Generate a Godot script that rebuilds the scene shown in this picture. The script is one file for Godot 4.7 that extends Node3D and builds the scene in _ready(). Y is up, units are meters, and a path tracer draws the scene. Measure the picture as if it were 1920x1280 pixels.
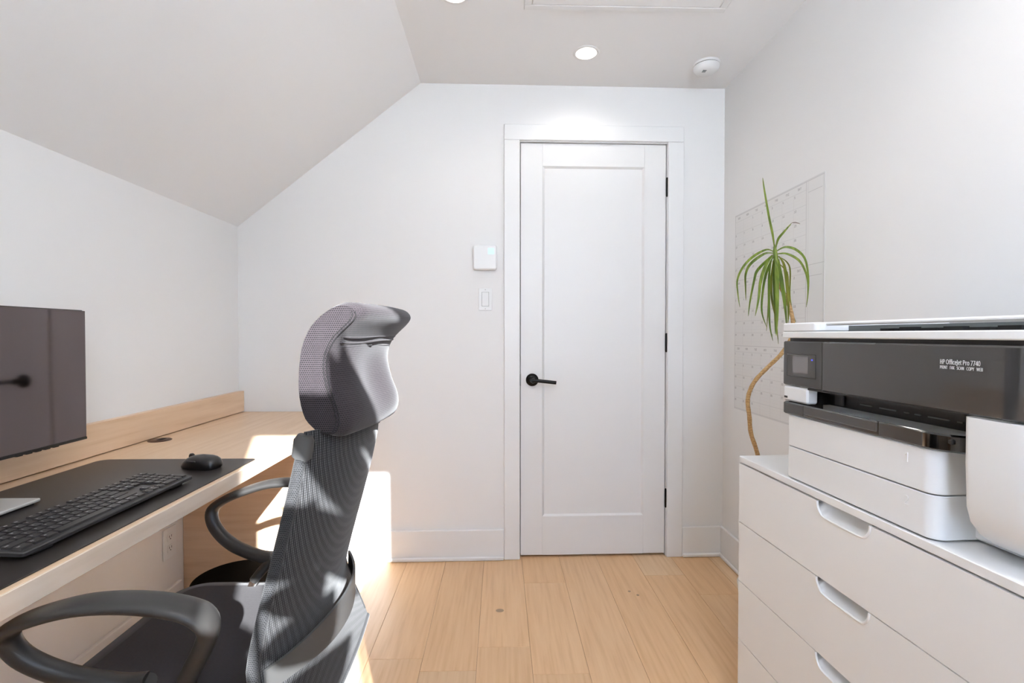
extends Node3D
# A small attic office: white door wall, desk with a mesh chair, white chest of drawers with a printer.

# ---------- measured frame (taken from a 1920 x 1280 picture) ----------
const F := 905.0
const EYE := Vector3(0, 1.10, 0)
const DESK_Y := 0.731
const CEIL_Y := 2.31
const LEFT_X := -1.25
const RIGHT_X := 1.11
const REAR_Z := 0.6
var fw: Vector3
var rt: Vector3
var upv: Vector3
var BW: Transform3D            # frame of the back wall: x along it, y up, z into the room
var M := {}
var taken := {}
var font: SystemFont
var head_rows := []

func _ready():
	# ---------- camera ----------
	var yaw := atan(23.0 / F)
	var pit := -atan(13.0 / F)
	fw = Vector3(sin(yaw) * cos(pit), sin(pit), -cos(yaw) * cos(pit))
	rt = fw.cross(Vector3.UP).normalized()
	upv = rt.cross(fw)
	var cam := Camera3D.new()
	cam.name = "camera"
	add_child(cam)
	cam.transform = Transform3D(Basis(rt, upv, -fw), EYE)
	cam.fov = rad_to_deg(2.0 * atan(640.0 / F))
	cam.near = 0.02
	cam.current = true
	# ---------- sky, sun, exposure ----------
	var we := WorldEnvironment.new()
	we.name = "world_environment"
	var env := Environment.new()
	env.background_mode = Environment.BG_SKY
	var sky := Sky.new()
	var sm := ProceduralSkyMaterial.new()
	sm.sky_top_color = Color(0.68, 0.76, 0.90)
	sm.sky_horizon_color = Color(0.87, 0.91, 0.97)
	sm.ground_horizon_color = Color(0.76, 0.79, 0.83)
	sm.ground_bottom_color = Color(0.68, 0.71, 0.75)
	sm.sky_energy_multiplier = 3.5
	sm.ground_energy_multiplier = 5.2
	sky.sky_material = sm
	env.sky = sky
	env.tonemap_mode = Environment.TONE_MAPPER_LINEAR
	env.tonemap_exposure = 1.36
	env.sdfgi_enabled = true
	env.ssao_enabled = true
	env.ssil_enabled = true
	we.environment = env
	add_child(we)
	var sun := DirectionalLight3D.new()
	sun.name = "sun"
	sun.light_energy = 9.0
	sun.light_color = Color(0.965, 0.98, 0.995)
	sun.light_angular_distance = 0.6
	sun.shadow_enabled = true
	sun.sky_mode = DirectionalLight3D.SKY_MODE_LIGHT_ONLY
	add_child(sun)
	sun.look_at_from_position(Vector3(0, 3, 3), Vector3(0, 3, 3) + Vector3(-0.77, -1.0, -1.83), Vector3.UP)

	var ux := Vector3(0.99993141, 0, -0.01171238).normalized()
	BW = Transform3D(Basis(ux, Vector3.UP, ux.cross(Vector3.UP)), Vector3(RIGHT_X, 0, -2.369))
	font = SystemFont.new()
	font.font_names = PackedStringArray(["Droid Sans"])
	make_materials()
	# ---------- setting ----------
	build_shell()
	build_floor()
	build_window()
	build_door()
	build_trim()
	# ---------- objects, large first ----------
	build_desk()
	build_dresser()
	build_chair()
	build_printer()
	build_monitor()
	build_calendar()
	build_plant()
	build_wastebasket()
	build_ceiling_things()
	build_wall_things()
	build_desk_things()
	build_shade_cabinet()
	build_shade_plant()

# =====================================================================
# helpers
# =====================================================================
func px(x: float, y: float, depth: float) -> Vector3:      # the point a pixel shows at z = -depth
	var d := fw * F + rt * (x - 960.0) + upv * (640.0 - y)
	return EYE + d * (-depth / d.z)

func numbered(called: String, parent: Node) -> String:
	var key := str(parent.get_instance_id()) + called
	var n: int = taken.get(key, 0)
	taken[key] = n + 1
	return called if n == 0 else "%s_%03d" % [called, n]

func thing(called: String, label: String, category: String, at := Vector3.ZERO, turn := 0.0, group := "") -> Node3D:
	var o := Node3D.new()
	o.name = numbered(called, self)
	add_child(o)
	o.position = at
	o.rotation.y = turn
	o.set_meta("label", label)
	o.set_meta("category", category)
	if group != "":
		o.set_meta("group", group)
	return o

func wall_thing(called: String, label: String, category: String, u: float, y: float) -> Node3D:
	var o := thing(called, label, category)
	o.transform = BW * Transform3D(Basis(), Vector3(u, y, 0))
	return o

func setting(called: String) -> Node3D:
	var o := Node3D.new()
	o.name = numbered(called, self)
	add_child(o)
	o.set_meta("kind", "structure")
	return o

func put(called: String, mesh: Mesh, material: Material, parent: Node, xf := Transform3D()) -> MeshInstance3D:
	var o := MeshInstance3D.new()
	o.name = numbered(called, parent)
	o.mesh = mesh
	o.material_override = material
	o.transform = xf
	o.cast_shadow = GeometryInstance3D.SHADOW_CASTING_SETTING_ON
	parent.add_child(o, true)
	return o

func moved(p: Vector3) -> Transform3D:
	return Transform3D(Basis(), p)

func begin() -> SurfaceTool:
	var st := SurfaceTool.new()
	st.begin(Mesh.PRIMITIVE_TRIANGLES)
	return st

# one triangle with given normals; the winding is set so that it faces along them
func tri(st: SurfaceTool, a: Vector3, b: Vector3, c: Vector3, na: Vector3, nb: Vector3, nc: Vector3) -> void:
	var g := (b - a).cross(c - a)
	if g.dot(na + nb + nc) > 0.0:      # clockwise seen from the front
		var t := b; b = c; c = t
		var tn := nb; nb = nc; nc = tn
	st.set_normal(na); st.set_uv(Vector2(a.x + a.z, a.y)); st.add_vertex(a)
	st.set_normal(nb); st.set_uv(Vector2(b.x + b.z, b.y)); st.add_vertex(b)
	st.set_normal(nc); st.set_uv(Vector2(c.x + c.z, c.y)); st.add_vertex(c)

func quad(st: SurfaceTool, a: Vector3, b: Vector3, c: Vector3, d: Vector3, n: Vector3) -> void:
	tri(st, a, b, c, n, n, n)
	tri(st, a, c, d, n, n, n)

# chamfered box between two corners
func add_box(st: SurfaceTool, lo: Vector3, hi: Vector3, bev := 0.0) -> void:
	var c := (lo + hi) * 0.5
	var h := (hi - lo) * 0.5
	var e := minf(bev, minf(h.x, minf(h.y, h.z)) * 0.9)
	var ax := [Vector3(1, 0, 0), Vector3(0, 1, 0), Vector3(0, 0, 1)]
	for k in 3:
		var A: Vector3 = ax[k]
		var B: Vector3 = ax[(k + 1) % 3]
		var D: Vector3 = ax[(k + 2) % 3]
		for s in [-1.0, 1.0]:
			var o: Vector3 = c + A * h * s
			var p: Vector3 = B * (h - Vector3.ONE * e)
			var q: Vector3 = D * (h - Vector3.ONE * e)
			quad(st, o - p - q, o + p - q, o + p + q, o - p + q, A * s)
		if e > 0.0:
			for s in [-1.0, 1.0]:
				for t in [-1.0, 1.0]:
					# edge along A between the B and D faces
					var l: Vector3 = A * (h - Vector3.ONE * e)
					var f1: Vector3 = c + B * h * s + D * (h - Vector3.ONE * e) * t
					var f2: Vector3 = c + D * h * t + B * (h - Vector3.ONE * e) * s
					quad(st, f1 - l, f1 + l, f2 + l, f2 - l, (B * s + D * t).normalized())
	if e > 0.0:
		for sx in [-1.0, 1.0]:
			for sy in [-1.0, 1.0]:
				for sz in [-1.0, 1.0]:
					var s := Vector3(sx, sy, sz)
					var i := h - Vector3.ONE * e
					var n: Vector3 = s.normalized()
					tri(st, c + Vector3(h.x, i.y, i.z) * s, c + Vector3(i.x, h.y, i.z) * s, c + Vector3(i.x, i.y, h.z) * s, n, n, n)

func box(lo: Vector3, hi: Vector3, bev := 0.0) -> ArrayMesh:
	var st := begin()
	add_box(st, lo, hi, bev)
	return st.commit()

# polygon normals, smoothed where the outline turns by less than about 40 degrees
func outline_normals(p: PackedVector2Array) -> Array:
	var n := p.size()
	var face := []
	var area := 0.0
	for i in n:
		area += p[i].cross(p[(i + 1) % n])
	var sgn := 1.0 if area > 0.0 else -1.0
	for i in n:
		var d := (p[(i + 1) % n] - p[i]).normalized()
		face.append(Vector2(d.y, -d.x) * sgn)
	return face

func inset(p: PackedVector2Array, by: float) -> PackedVector2Array:
	var f := outline_normals(p)
	var n := p.size()
	var out := PackedVector2Array()
	for i in n:
		var a: Vector2 = f[(i + n - 1) % n]
		var b: Vector2 = f[i]
		var m := (a + b) / maxf(1.0 + a.dot(b), 0.4)
		out.append(p[i] - m * by)
	return out

# stack of outlines (x, z) with the same number of points, each at a height; closed at both ends
func loft(polys: Array, ys: Array, smooth_up := true) -> ArrayMesh:
	var st := begin()
	var rows := polys.size()
	var n: int = polys[0].size()
	var cen := []
	for r in rows:
		var row := []
		for i in n:
			row.append(Vector3(polys[r][i].x, ys[r], polys[r][i].y))
		cen.append(row)
	var area := 0.0
	for i in n:
		area += polys[rows / 2][i].cross(polys[rows / 2][(i + 1) % n])
	var sgn := 1.0 if area > 0.0 else -1.0
	# face normals
	var fn := []
	for r in rows - 1:
		var row := []
		for i in n:
			var j := (i + 1) % n
			var g: Vector3 = (cen[r][j] - cen[r][i] + cen[r + 1][j] - cen[r + 1][i]).cross(cen[r + 1][i] - cen[r][i] + cen[r + 1][j] - cen[r][j])
			row.append((g * -sgn).normalized())
		fn.append(row)
	var soft := func(base: Vector3, others: Array) -> Vector3:
		var s := base
		for o in others:
			if base.dot(o) > 0.72:
				s += o
		return s.normalized()
	for r in rows - 1:
		for i in n:
			var j := (i + 1) % n
			var hp := (i + n - 1) % n
			var b: Vector3 = fn[r][i]
			var dn: int = maxi(r - 1, 0) if smooth_up else r
			var un: int = mini(r + 1, rows - 2) if smooth_up else r
			var n00: Vector3 = soft.call(b, [fn[r][hp], fn[dn][i], fn[dn][hp]])
			var n01: Vector3 = soft.call(b, [fn[r][j], fn[dn][i], fn[dn][j]])
			var n10: Vector3 = soft.call(b, [fn[r][hp], fn[un][i], fn[un][hp]])
			var n11: Vector3 = soft.call(b, [fn[r][j], fn[un][i], fn[un][j]])
			tri(st, cen[r][i], cen[r][j], cen[r + 1][j], n00, n01, n11)
			tri(st, cen[r][i], cen[r + 1][j], cen[r + 1][i], n00, n11, n10)
	for k in 2:
		var r := 0 if k == 0 else rows - 1
		var idx := Geometry2D.triangulate_polygon(polys[r])
		var up := Vector3.DOWN if k == 0 else Vector3.UP
		if ys[0] > ys[rows - 1]:
			up = -up
		for t in range(0, idx.size(), 3):
			tri(st, cen[r][idx[t]], cen[r][idx[t + 1]], cen[r][idx[t + 2]], up, up, up)
	return st.commit()

# outline (x, z) pulled up from y0 to y1 with small chamfers
func extrude(p: PackedVector2Array, y0: float, y1: float, bev := 0.0) -> ArrayMesh:
	if bev <= 0.0:
		return loft([p, p], [y0, y1])
	var q := inset(p, bev)
	return loft([q, p, p, q], [y0, y0 + bev, y1 - bev, y1], false)

func rrect(x0: float, z0: float, x1: float, z1: float, rads: Array, seg := 6) -> PackedVector2Array:
	# corner radii in the order (x0,z0), (x1,z0), (x1,z1), (x0,z1)
	var out := PackedVector2Array()
	var cs := [Vector2(x0, z0), Vector2(x1, z0), Vector2(x1, z1), Vector2(x0, z1)]
	var inw := [Vector2(1, 1), Vector2(-1, 1), Vector2(-1, -1), Vector2(1, -1)]
	for k in 4:
		var r: float = maxf(rads[k], 0.0005)
		var c: Vector2 = cs[k] + inw[k] * r
		for i in seg + 1:
			var a := PI + k * PI / 2.0 + i * PI / 2.0 / seg
			out.append(c + Vector2(cos(a), sin(a)) * r)
	return out

func oval(c: Vector2, rx: float, rz: float, seg := 40) -> PackedVector2Array:
	var out := PackedVector2Array()
	for i in seg:
		var a := TAU * i / seg
		out.append(c + Vector2(cos(a) * rx, sin(a) * rz))
	return out

# profile of (radius, y) turned about the y axis
func lathe(prof: Array, seg := 36) -> ArrayMesh:
	var polys := []
	var ys := []
	for p in prof:
		polys.append(oval(Vector2.ZERO, maxf(p.x, 0.0004), maxf(p.x, 0.0004), seg))
		ys.append(p.y)
	return loft(polys, ys)

# bar with an oval section swept along points; side is the direction of the first radius
func sweep(pts: Array, wide: Array, thick: Array, side: Vector3, seg := 14, flat := 1.0) -> ArrayMesh:
	var st := begin()
	var rows := []
	var nrm := []
	var n := pts.size()
	for i in n:
		var a: Vector3 = pts[maxi(i - 1, 0)]
		var b: Vector3 = pts[mini(i + 1, n - 1)]
		var t := (b - a).normalized()
		var s := (side - t * side.dot(t)).normalized()
		var u := t.cross(s).normalized()
		var row := []
		var nr := []
		for k in seg:
			var ang := TAU * k / seg
			var ca := cos(ang)
			var sa := sin(ang)
			var cx := signf(ca) * pow(absf(ca), flat)
			var sx := signf(sa) * pow(absf(sa), flat)
			row.append(pts[i] + s * cx * wide[i] + u * sx * thick[i])
			nr.append((s * ca / maxf(wide[i], 1e-4) + u * sa / maxf(thick[i], 1e-4)).normalized())
		rows.append(row)
		nrm.append(nr)
	for i in n - 1:
		for k in seg:
			var j := (k + 1) % seg
			tri(st, rows[i][k], rows[i][j], rows[i + 1][j], nrm[i][k], nrm[i][j], nrm[i + 1][j])
			tri(st, rows[i][k], rows[i + 1][j], rows[i + 1][k], nrm[i][k], nrm[i + 1][j], nrm[i + 1][k])
	for e in 2:
		var i := 0 if e == 0 else n - 1
		var t: Vector3 = (pts[0] - pts[1]).normalized() if e == 0 else (pts[n - 1] - pts[n - 2]).normalized()
		for k in seg:
			tri(st, pts[i], rows[i][k], rows[i][(k + 1) % seg], t, t, t)
	return st.commit()

func even(n: int, v: float) -> Array:
	var a := []
	a.resize(n)
	a.fill(v)
	return a

# smooth curve through points
func curve(pts: Array, per := 6) -> Array:
	var out := []
	var n := pts.size()
	for i in n - 1:
		var p0 = pts[maxi(i - 1, 0)]
		var p1 = pts[i]
		var p2 = pts[i + 1]
		var p3 = pts[mini(i + 2, n - 1)]
		for k in per:
			var t := float(k) / per
			out.append(0.5 * ((2.0 * p1) + (p2 - p0) * t + (2.0 * p0 - 5.0 * p1 + 4.0 * p2 - p3) * t * t + (3.0 * p1 - p0 - 3.0 * p2 + p3) * t * t * t))
	out.append(pts[n - 1])
	return out

# curved sheet with thickness from a grid of points (rows of equal length); the thickness goes along the surface normal
func sheet(g: Array, thick: float) -> ArrayMesh:
	var st := begin()
	var r := g.size()
	var c: int = g[0].size()
	var nr := []
	for i in r:
		var row := []
		for j in c:
			var du: Vector3 = g[mini(i + 1, r - 1)][j] - g[maxi(i - 1, 0)][j]
			var dv: Vector3 = g[i][mini(j + 1, c - 1)] - g[i][maxi(j - 1, 0)]
			row.append(du.cross(dv).normalized())
		nr.append(row)
	var h := thick * 0.5
	for s in [1.0, -1.0]:
		for i in r - 1:
			for j in c - 1:
				var P := func(a: int, b: int) -> Vector3: return g[a][b] + nr[a][b] * h * s
				tri(st, P.call(i, j), P.call(i + 1, j), P.call(i + 1, j + 1), nr[i][j] * s, nr[i + 1][j] * s, nr[i + 1][j + 1] * s)
				tri(st, P.call(i, j), P.call(i + 1, j + 1), P.call(i, j + 1), nr[i][j] * s, nr[i + 1][j + 1] * s, nr[i][j + 1] * s)
	var rim := []
	for j in c: rim.append([0, j])
	for i in range(1, r): rim.append([i, c - 1])
	for j in range(c - 2, -1, -1): rim.append([r - 1, j])
	for i in range(r - 2, 0, -1): rim.append([i, 0])
	var mid: Vector3 = g[r / 2][c / 2]
	for k in rim.size():
		var a: Array = rim[k]
		var b: Array = rim[(k + 1) % rim.size()]
		var pa: Vector3 = g[a[0]][a[1]]
		var pb: Vector3 = g[b[0]][b[1]]
		var na: Vector3 = nr[a[0]][a[1]]
		var nb: Vector3 = nr[b[0]][b[1]]
		var out := (pb - pa).cross(na).normalized()
		if out.dot(pa - mid) < 0.0:
			out = -out
		tri(st, pa - na * h, pb - nb * h, pb + nb * h, out, out, out)
		tri(st, pa - na * h, pb + nb * h, pa + na * h, out, out, out)
	return st.commit()

func turned(mesh_axis: String) -> Basis:
	# lays a shape built along y so that it points along another axis
	if mesh_axis == "z":
		return Basis(Vector3(1, 0, 0), PI / 2.0)
	if mesh_axis == "x":
		return Basis(Vector3(0, 0, 1), -PI / 2.0)
	return Basis()

func lettering(text: String, high: float, thick := 0.0004) -> TextMesh:
	var t := TextMesh.new()
	t.text = text
	t.font = font
	t.font_size = 32
	t.pixel_size = high / 24.0
	t.depth = thick
	t.curve_step = 4.0
	return t

# =====================================================================
# materials
# =====================================================================
func plain(c: Color, rough := 0.5, metal := 0.0, spec := 0.5) -> StandardMaterial3D:
	var m := StandardMaterial3D.new()
	m.albedo_color = c
	m.roughness = rough
	m.metallic = metal
	m.metallic_specular = spec
	return m

func noise_image(size: int, seed_: int, freq: float, octaves: int, stops: Array, contrast := 1.0, warp := 0.0) -> Image:
	var n := FastNoiseLite.new()
	n.seed = seed_
	n.frequency = freq
	n.fractal_octaves = octaves
	n.noise_type = FastNoiseLite.TYPE_SIMPLEX_SMOOTH
	if warp > 0.0:
		n.domain_warp_enabled = true
		n.domain_warp_amplitude = warp
		n.domain_warp_frequency = freq * 0.6
	var src := n.get_seamless_image(size, size)
	var out := Image.create(size, size, true, Image.FORMAT_RGB8)
	for y in size:
		for x in size:
			var v := clampf((src.get_pixel(x, y).r - 0.5) * contrast + 0.5, 0.0, 1.0) * (stops.size() - 1)
			var i := mini(int(v), stops.size() - 2)
			var a: Color = stops[i]
			out.set_pixel(x, y, a.lerp(stops[i + 1], v - i))
	out.generate_mipmaps()
	return out

func wood(stops: Array, seed_: int, scale: Vector3, offset: Vector3, rough: float, img: Image = null) -> StandardMaterial3D:
	var m := plain(Color.WHITE, rough)
	if img == null:
		img = noise_image(384, seed_, 0.012, 4, stops, 1.5, 18.0)
	m.albedo_texture = ImageTexture.create_from_image(img)
	m.uv1_triplanar = true
	m.uv1_world_triplanar = true
	m.uv1_scale = scale
	m.uv1_offset = offset
	return m

func weave_image(cells: int, dark: Color, light: Color, kind: int) -> Image:
	var s := 16
	var img := Image.create(cells * s, cells * s, true, Image.FORMAT_RGB8)
	var rng := RandomNumberGenerator.new()
	rng.seed = 5 + kind
	for cy in cells:
		for cx in cells:
			var wob := rng.randf_range(0.85, 1.0)
			for y in s:
				for x in s:
					var u := (x + 0.5) / s
					var v := (y + 0.5) / s
					var k := 0.0
					if kind == 0:        # spacer mesh: rows of small holes between ribs
						var uu := fposmod(u + (0.5 if cy % 2 == 1 else 0.0), 1.0)
						var d := Vector2((uu - 0.5) * 1.25, (v - 0.5) * 1.7).length()
						k = smoothstep(0.28, 0.62, d)
					else:                # ribbed cloth
						k = 0.5 + 0.5 * cos(TAU * u)
						k = smoothstep(0.1, 0.85, k) * (0.8 + 0.2 * cos(TAU * v))
					img.set_pixel(cx * s + x, cy * s + y, dark.lerp(light, clampf(k * wob, 0.0, 1.0)))
	img.generate_mipmaps()
	return img

func cloth(dark: Color, light: Color, kind: int, per_m: float, rough := 0.85, sheen := 0.3) -> StandardMaterial3D:
	var m := plain(Color.WHITE, rough, 0.0, 0.3)
	var img := weave_image(12, dark, light, kind)
	m.albedo_texture = ImageTexture.create_from_image(img)
	m.uv1_triplanar = true
	m.uv1_scale = Vector3.ONE * per_m / 12.0
	m.rim_enabled = true
	m.rim = sheen
	return m

func make_materials():
	M.wall = plain(Color(0.93, 0.927, 0.922), 0.75, 0.0, 0.3)
	M.ceiling = plain(Color(0.955, 0.955, 0.955), 0.8, 0.0, 0.3)
	M.trim = plain(Color(0.925, 0.925, 0.922), 0.4)
	M.door = plain(Color(0.915, 0.913, 0.908), 0.42)
	M.black_metal = plain(Color(0.012, 0.012, 0.015), 0.3, 0.0, 0.35)
	# floor: five tones of oiled oak
	var oak := [Color(0.835, 0.69, 0.535), Color(0.86, 0.72, 0.565), Color(0.87, 0.733, 0.58), Color(0.88, 0.748, 0.597)]
	var fine := noise_image(512, 11, 0.02, 5, oak, 1.5, 22.0)
	var tints := [Color(1, 1, 1), Color(1.0, 0.975, 0.95), Color(0.955, 0.955, 0.96), Color(1.0, 0.965, 0.925), Color(0.975, 0.95, 0.925)]
	M.oak = []
	for i in 5:
		var m := wood([], 0, Vector3(4.2, 4.2, 0.24), Vector3(i * 0.37, 0.1 * i, i * 0.61), 0.42, fine)
		m.albedo_color = tints[i]
		M.oak.append(m)
	M.oak_gap = plain(Color(0.55, 0.42, 0.30), 0.8)
	M.knot = plain(Color(0.62, 0.52, 0.42), 0.6)
	# desk: pale birch laminate, grain along the desk
	var birch := [Color(0.85, 0.72, 0.585), Color(0.875, 0.75, 0.62), Color(0.885, 0.765, 0.64), Color(0.90, 0.785, 0.665)]
	var bimg := noise_image(512, 29, 0.014, 4, birch, 1.3, 16.0)
	M.birch = wood([], 0, Vector3(5.0, 5.0, 0.3), Vector3.ZERO, 0.38, bimg)
	var edge := [Color(0.84, 0.76, 0.68), Color(0.87, 0.795, 0.72), Color(0.89, 0.82, 0.75)]
	M.birch_edge = wood(edge, 31, Vector3(4.0, 4.0, 0.45), Vector3(0.3, 0.2, 0.1), 0.45)
	M.birch_side = wood([], 0, Vector3(0.35, 5.0, 5.0), Vector3(0.3, 0.2, 0.1), 0.38, bimg)      # the same board with its grain across
	M.grommet = plain(Color(0.27, 0.16, 0.10), 0.45)
	M.black_hole = plain(Color(0.012, 0.012, 0.012), 0.9)
	# furniture white
	M.white_lacquer = plain(Color(0.935, 0.935, 0.93), 0.35)
	M.white_plastic = plain(Color(0.93, 0.935, 0.935), 0.38)
	M.dark_gap = plain(Color(0.10, 0.10, 0.10), 0.8)
	M.grey_plastic = plain(Color(0.42, 0.44, 0.44), 0.5)
	# dark glossy parts
	M.gloss_grey = plain(Color(0.35, 0.345, 0.34), 0.07, 0.55, 0.5)
	M.panel_grey = plain(Color(0.30, 0.295, 0.29), 0.28, 0.3, 0.5)
	M.gloss_black = plain(Color(0.03, 0.03, 0.032), 0.08, 0.0, 0.7)
	M.slot_black = plain(Color(0.012, 0.012, 0.013), 0.4)
	M.screen = plain(Color(0.43, 0.395, 0.395), 0.05, 1.0, 0.5)
	M.screen_edge = plain(Color(0.05, 0.045, 0.045), 0.4)
	M.touch = plain(Color(0.50, 0.49, 0.49), 0.15, 0.3)
	M.silver = plain(Color(0.80, 0.80, 0.79), 0.35, 0.35)
	M.chrome = plain(Color(0.80, 0.79, 0.78), 0.18, 1.0)
	M.print_white = plain(Color(0.85, 0.85, 0.85), 0.5)
	M.legend = plain(Color(0.80, 0.80, 0.80), 0.6)
	M.emboss = plain(Color(0.94, 0.945, 0.945), 0.3)
	# desk things
	M.mat = plain(Color(0.175, 0.16, 0.152), 0.4, 0.0, 0.5)
	M.key = plain(Color(0.20, 0.198, 0.20), 0.36)
	M.mouse = plain(Color(0.035, 0.035, 0.037), 0.3, 0.0, 0.6)
	# chair
	M.arm = plain(Color(0.20, 0.195, 0.19), 0.42, 0.0, 0.5)
	M.chair_plastic = plain(Color(0.27, 0.27, 0.268), 0.5)
	M.seat_cloth = cloth(Color(0.09, 0.08, 0.083), Color(0.27, 0.25, 0.265), 1, 330.0)
	M.head_cloth = cloth(Color(0.07, 0.06, 0.063), Color(0.24, 0.215, 0.228), 0, 270.0)
	M.mesh_cloth = cloth(Color(0.07, 0.07, 0.073), Color(0.36, 0.36, 0.365), 1, 230.0)
	M.mesh_edge = cloth(Color(0.05, 0.05, 0.053), Color(0.25, 0.25, 0.255), 0, 330.0)
	M.seam = plain(Color(0.10, 0.09, 0.095), 0.9)
	# plant
	var leaf := [Color(0.30, 0.38, 0.10), Color(0.40, 0.48, 0.14), Color(0.52, 0.57, 0.24)]
	M.leaf = []
	for i in 3:
		var lm := plain(Color.WHITE, 0.42)
		lm.albedo_texture = ImageTexture.create_from_image(noise_image(128, 50 + i, 0.03, 3, leaf, 1.4))
		lm.uv1_triplanar = true
		lm.uv1_scale = Vector3(18, 3, 18)
		lm.albedo_color = [Color(1, 1, 1), Color(0.86, 0.9, 0.8), Color(1.0, 0.9, 0.72)][i]
		lm.backlight_enabled = true
		lm.backlight = Color(0.25, 0.3, 0.1)
		M.leaf.append(lm)
	M.leaf_dry = plain(Color(0.36, 0.29, 0.25), 0.7)
	var bark := [Color(0.58, 0.44, 0.27), Color(0.71, 0.56, 0.37), Color(0.80, 0.67, 0.47)]
	M.bark = plain(Color.WHITE, 0.7)
	M.bark.albedo_texture = ImageTexture.create_from_image(noise_image(128, 71, 0.05, 3, bark, 1.5))
	M.bark.uv1_triplanar = true
	M.bark.uv1_scale = Vector3(10, 22, 10)
	M.pot = plain(Color(0.86, 0.85, 0.83), 0.4)
	M.soil = plain(Color(0.16, 0.11, 0.08), 0.95)
	M.bin = plain(Color(0.012, 0.012, 0.013), 0.8, 0.0, 0.15)
	M.glass = plain(Color(0.97, 0.99, 1.0, 0.06), 0.0)
	M.glass.transparency = BaseMaterial3D.TRANSPARENCY_ALPHA

# =====================================================================
# the room
# =====================================================================
func build_shell():
	# back wall with a recess for the door
	var st := begin()
	add_box(st, Vector3(-2.62, -0.05, -0.16), Vector3(-1.03, 2.55, 0.0))
	add_box(st, Vector3(-0.268, -0.05, -0.16), Vector3(0.14, 2.55, 0.0))
	add_box(st, Vector3(-1.03, 2.052, -0.16), Vector3(-0.268, 2.55, 0.0))
	add_box(st, Vector3(-1.03, -0.05, -0.16), Vector3(-0.268, 2.052, -0.06))
	var wb := setting("wall_back")
	wb.transform = BW
	put("plaster", st.commit(), M.wall, wb)
	var wl := setting("wall_left")
	put("plaster", box(Vector3(LEFT_X - 0.14, -0.05, -2.55), Vector3(LEFT_X, 1.66, REAR_Z + 0.14)), M.wall, wl)
	var wr := setting("wall_right")
	put("plaster", box(Vector3(RIGHT_X, -0.05, -2.55), Vector3(RIGHT_X + 0.14, 2.5, REAR_Z + 0.14)), M.wall, wr)
	# rear wall with the window opening
	var wx0 := 0.105
	var wx1 := 0.752
	var wy0 := 0.85
	var wy1 := 2.105
	st = begin()
	add_box(st, Vector3(-1.45, -0.05, REAR_Z), Vector3(wx0, 2.5, REAR_Z + 0.14))
	add_box(st, Vector3(wx1, -0.05, REAR_Z), Vector3(RIGHT_X + 0.14, 2.5, REAR_Z + 0.14))
	add_box(st, Vector3(wx0, -0.05, REAR_Z), Vector3(wx1, wy0, REAR_Z + 0.14))
	add_box(st, Vector3(wx0, wy1, REAR_Z), Vector3(wx1, 2.5, REAR_Z + 0.14))
	var wre := setting("wall_rear")
	put("plaster", st.commit(), M.wall, wre)
	# ceiling: flat middle and the slope under the roof
	var ce := setting("ceiling")
	put("flat_panel", box(Vector3(-0.395, CEIL_Y, -2.55), Vector3(RIGHT_X + 0.14, CEIL_Y + 0.14, REAR_Z + 0.14)), M.ceiling, ce)
	st = begin()
	var a := Vector2(LEFT_X, 1.614)
	var b := Vector2(-0.38, CEIL_Y)
	var d := (b - a).normalized()
	var up := Vector2(-d.y, d.x) * 0.14
	var p := [a - d * 0.14, b + d * 0.06, b + d * 0.06 + up, a - d * 0.14 + up]
	var z0 := -2.55
	var z1 := REAR_Z + 0.14
	for i in 4:
		var e: Vector2 = p[i]
		var f: Vector2 = p[(i + 1) % 4]
		var t := (f - e).normalized()
		quad(st, Vector3(e.x, e.y, z0), Vector3(f.x, f.y, z0), Vector3(f.x, f.y, z1), Vector3(e.x, e.y, z1), Vector3(t.y, -t.x, 0))
	for z in [z0, z1]:
		quad(st, Vector3(p[0].x, p[0].y, z), Vector3(p[1].x, p[1].y, z), Vector3(p[2].x, p[2].y, z), Vector3(p[3].x, p[3].y, z), Vector3(0, 0, signf(z)))
	put("sloped_panel", st.commit(), M.ceiling, ce)

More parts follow.
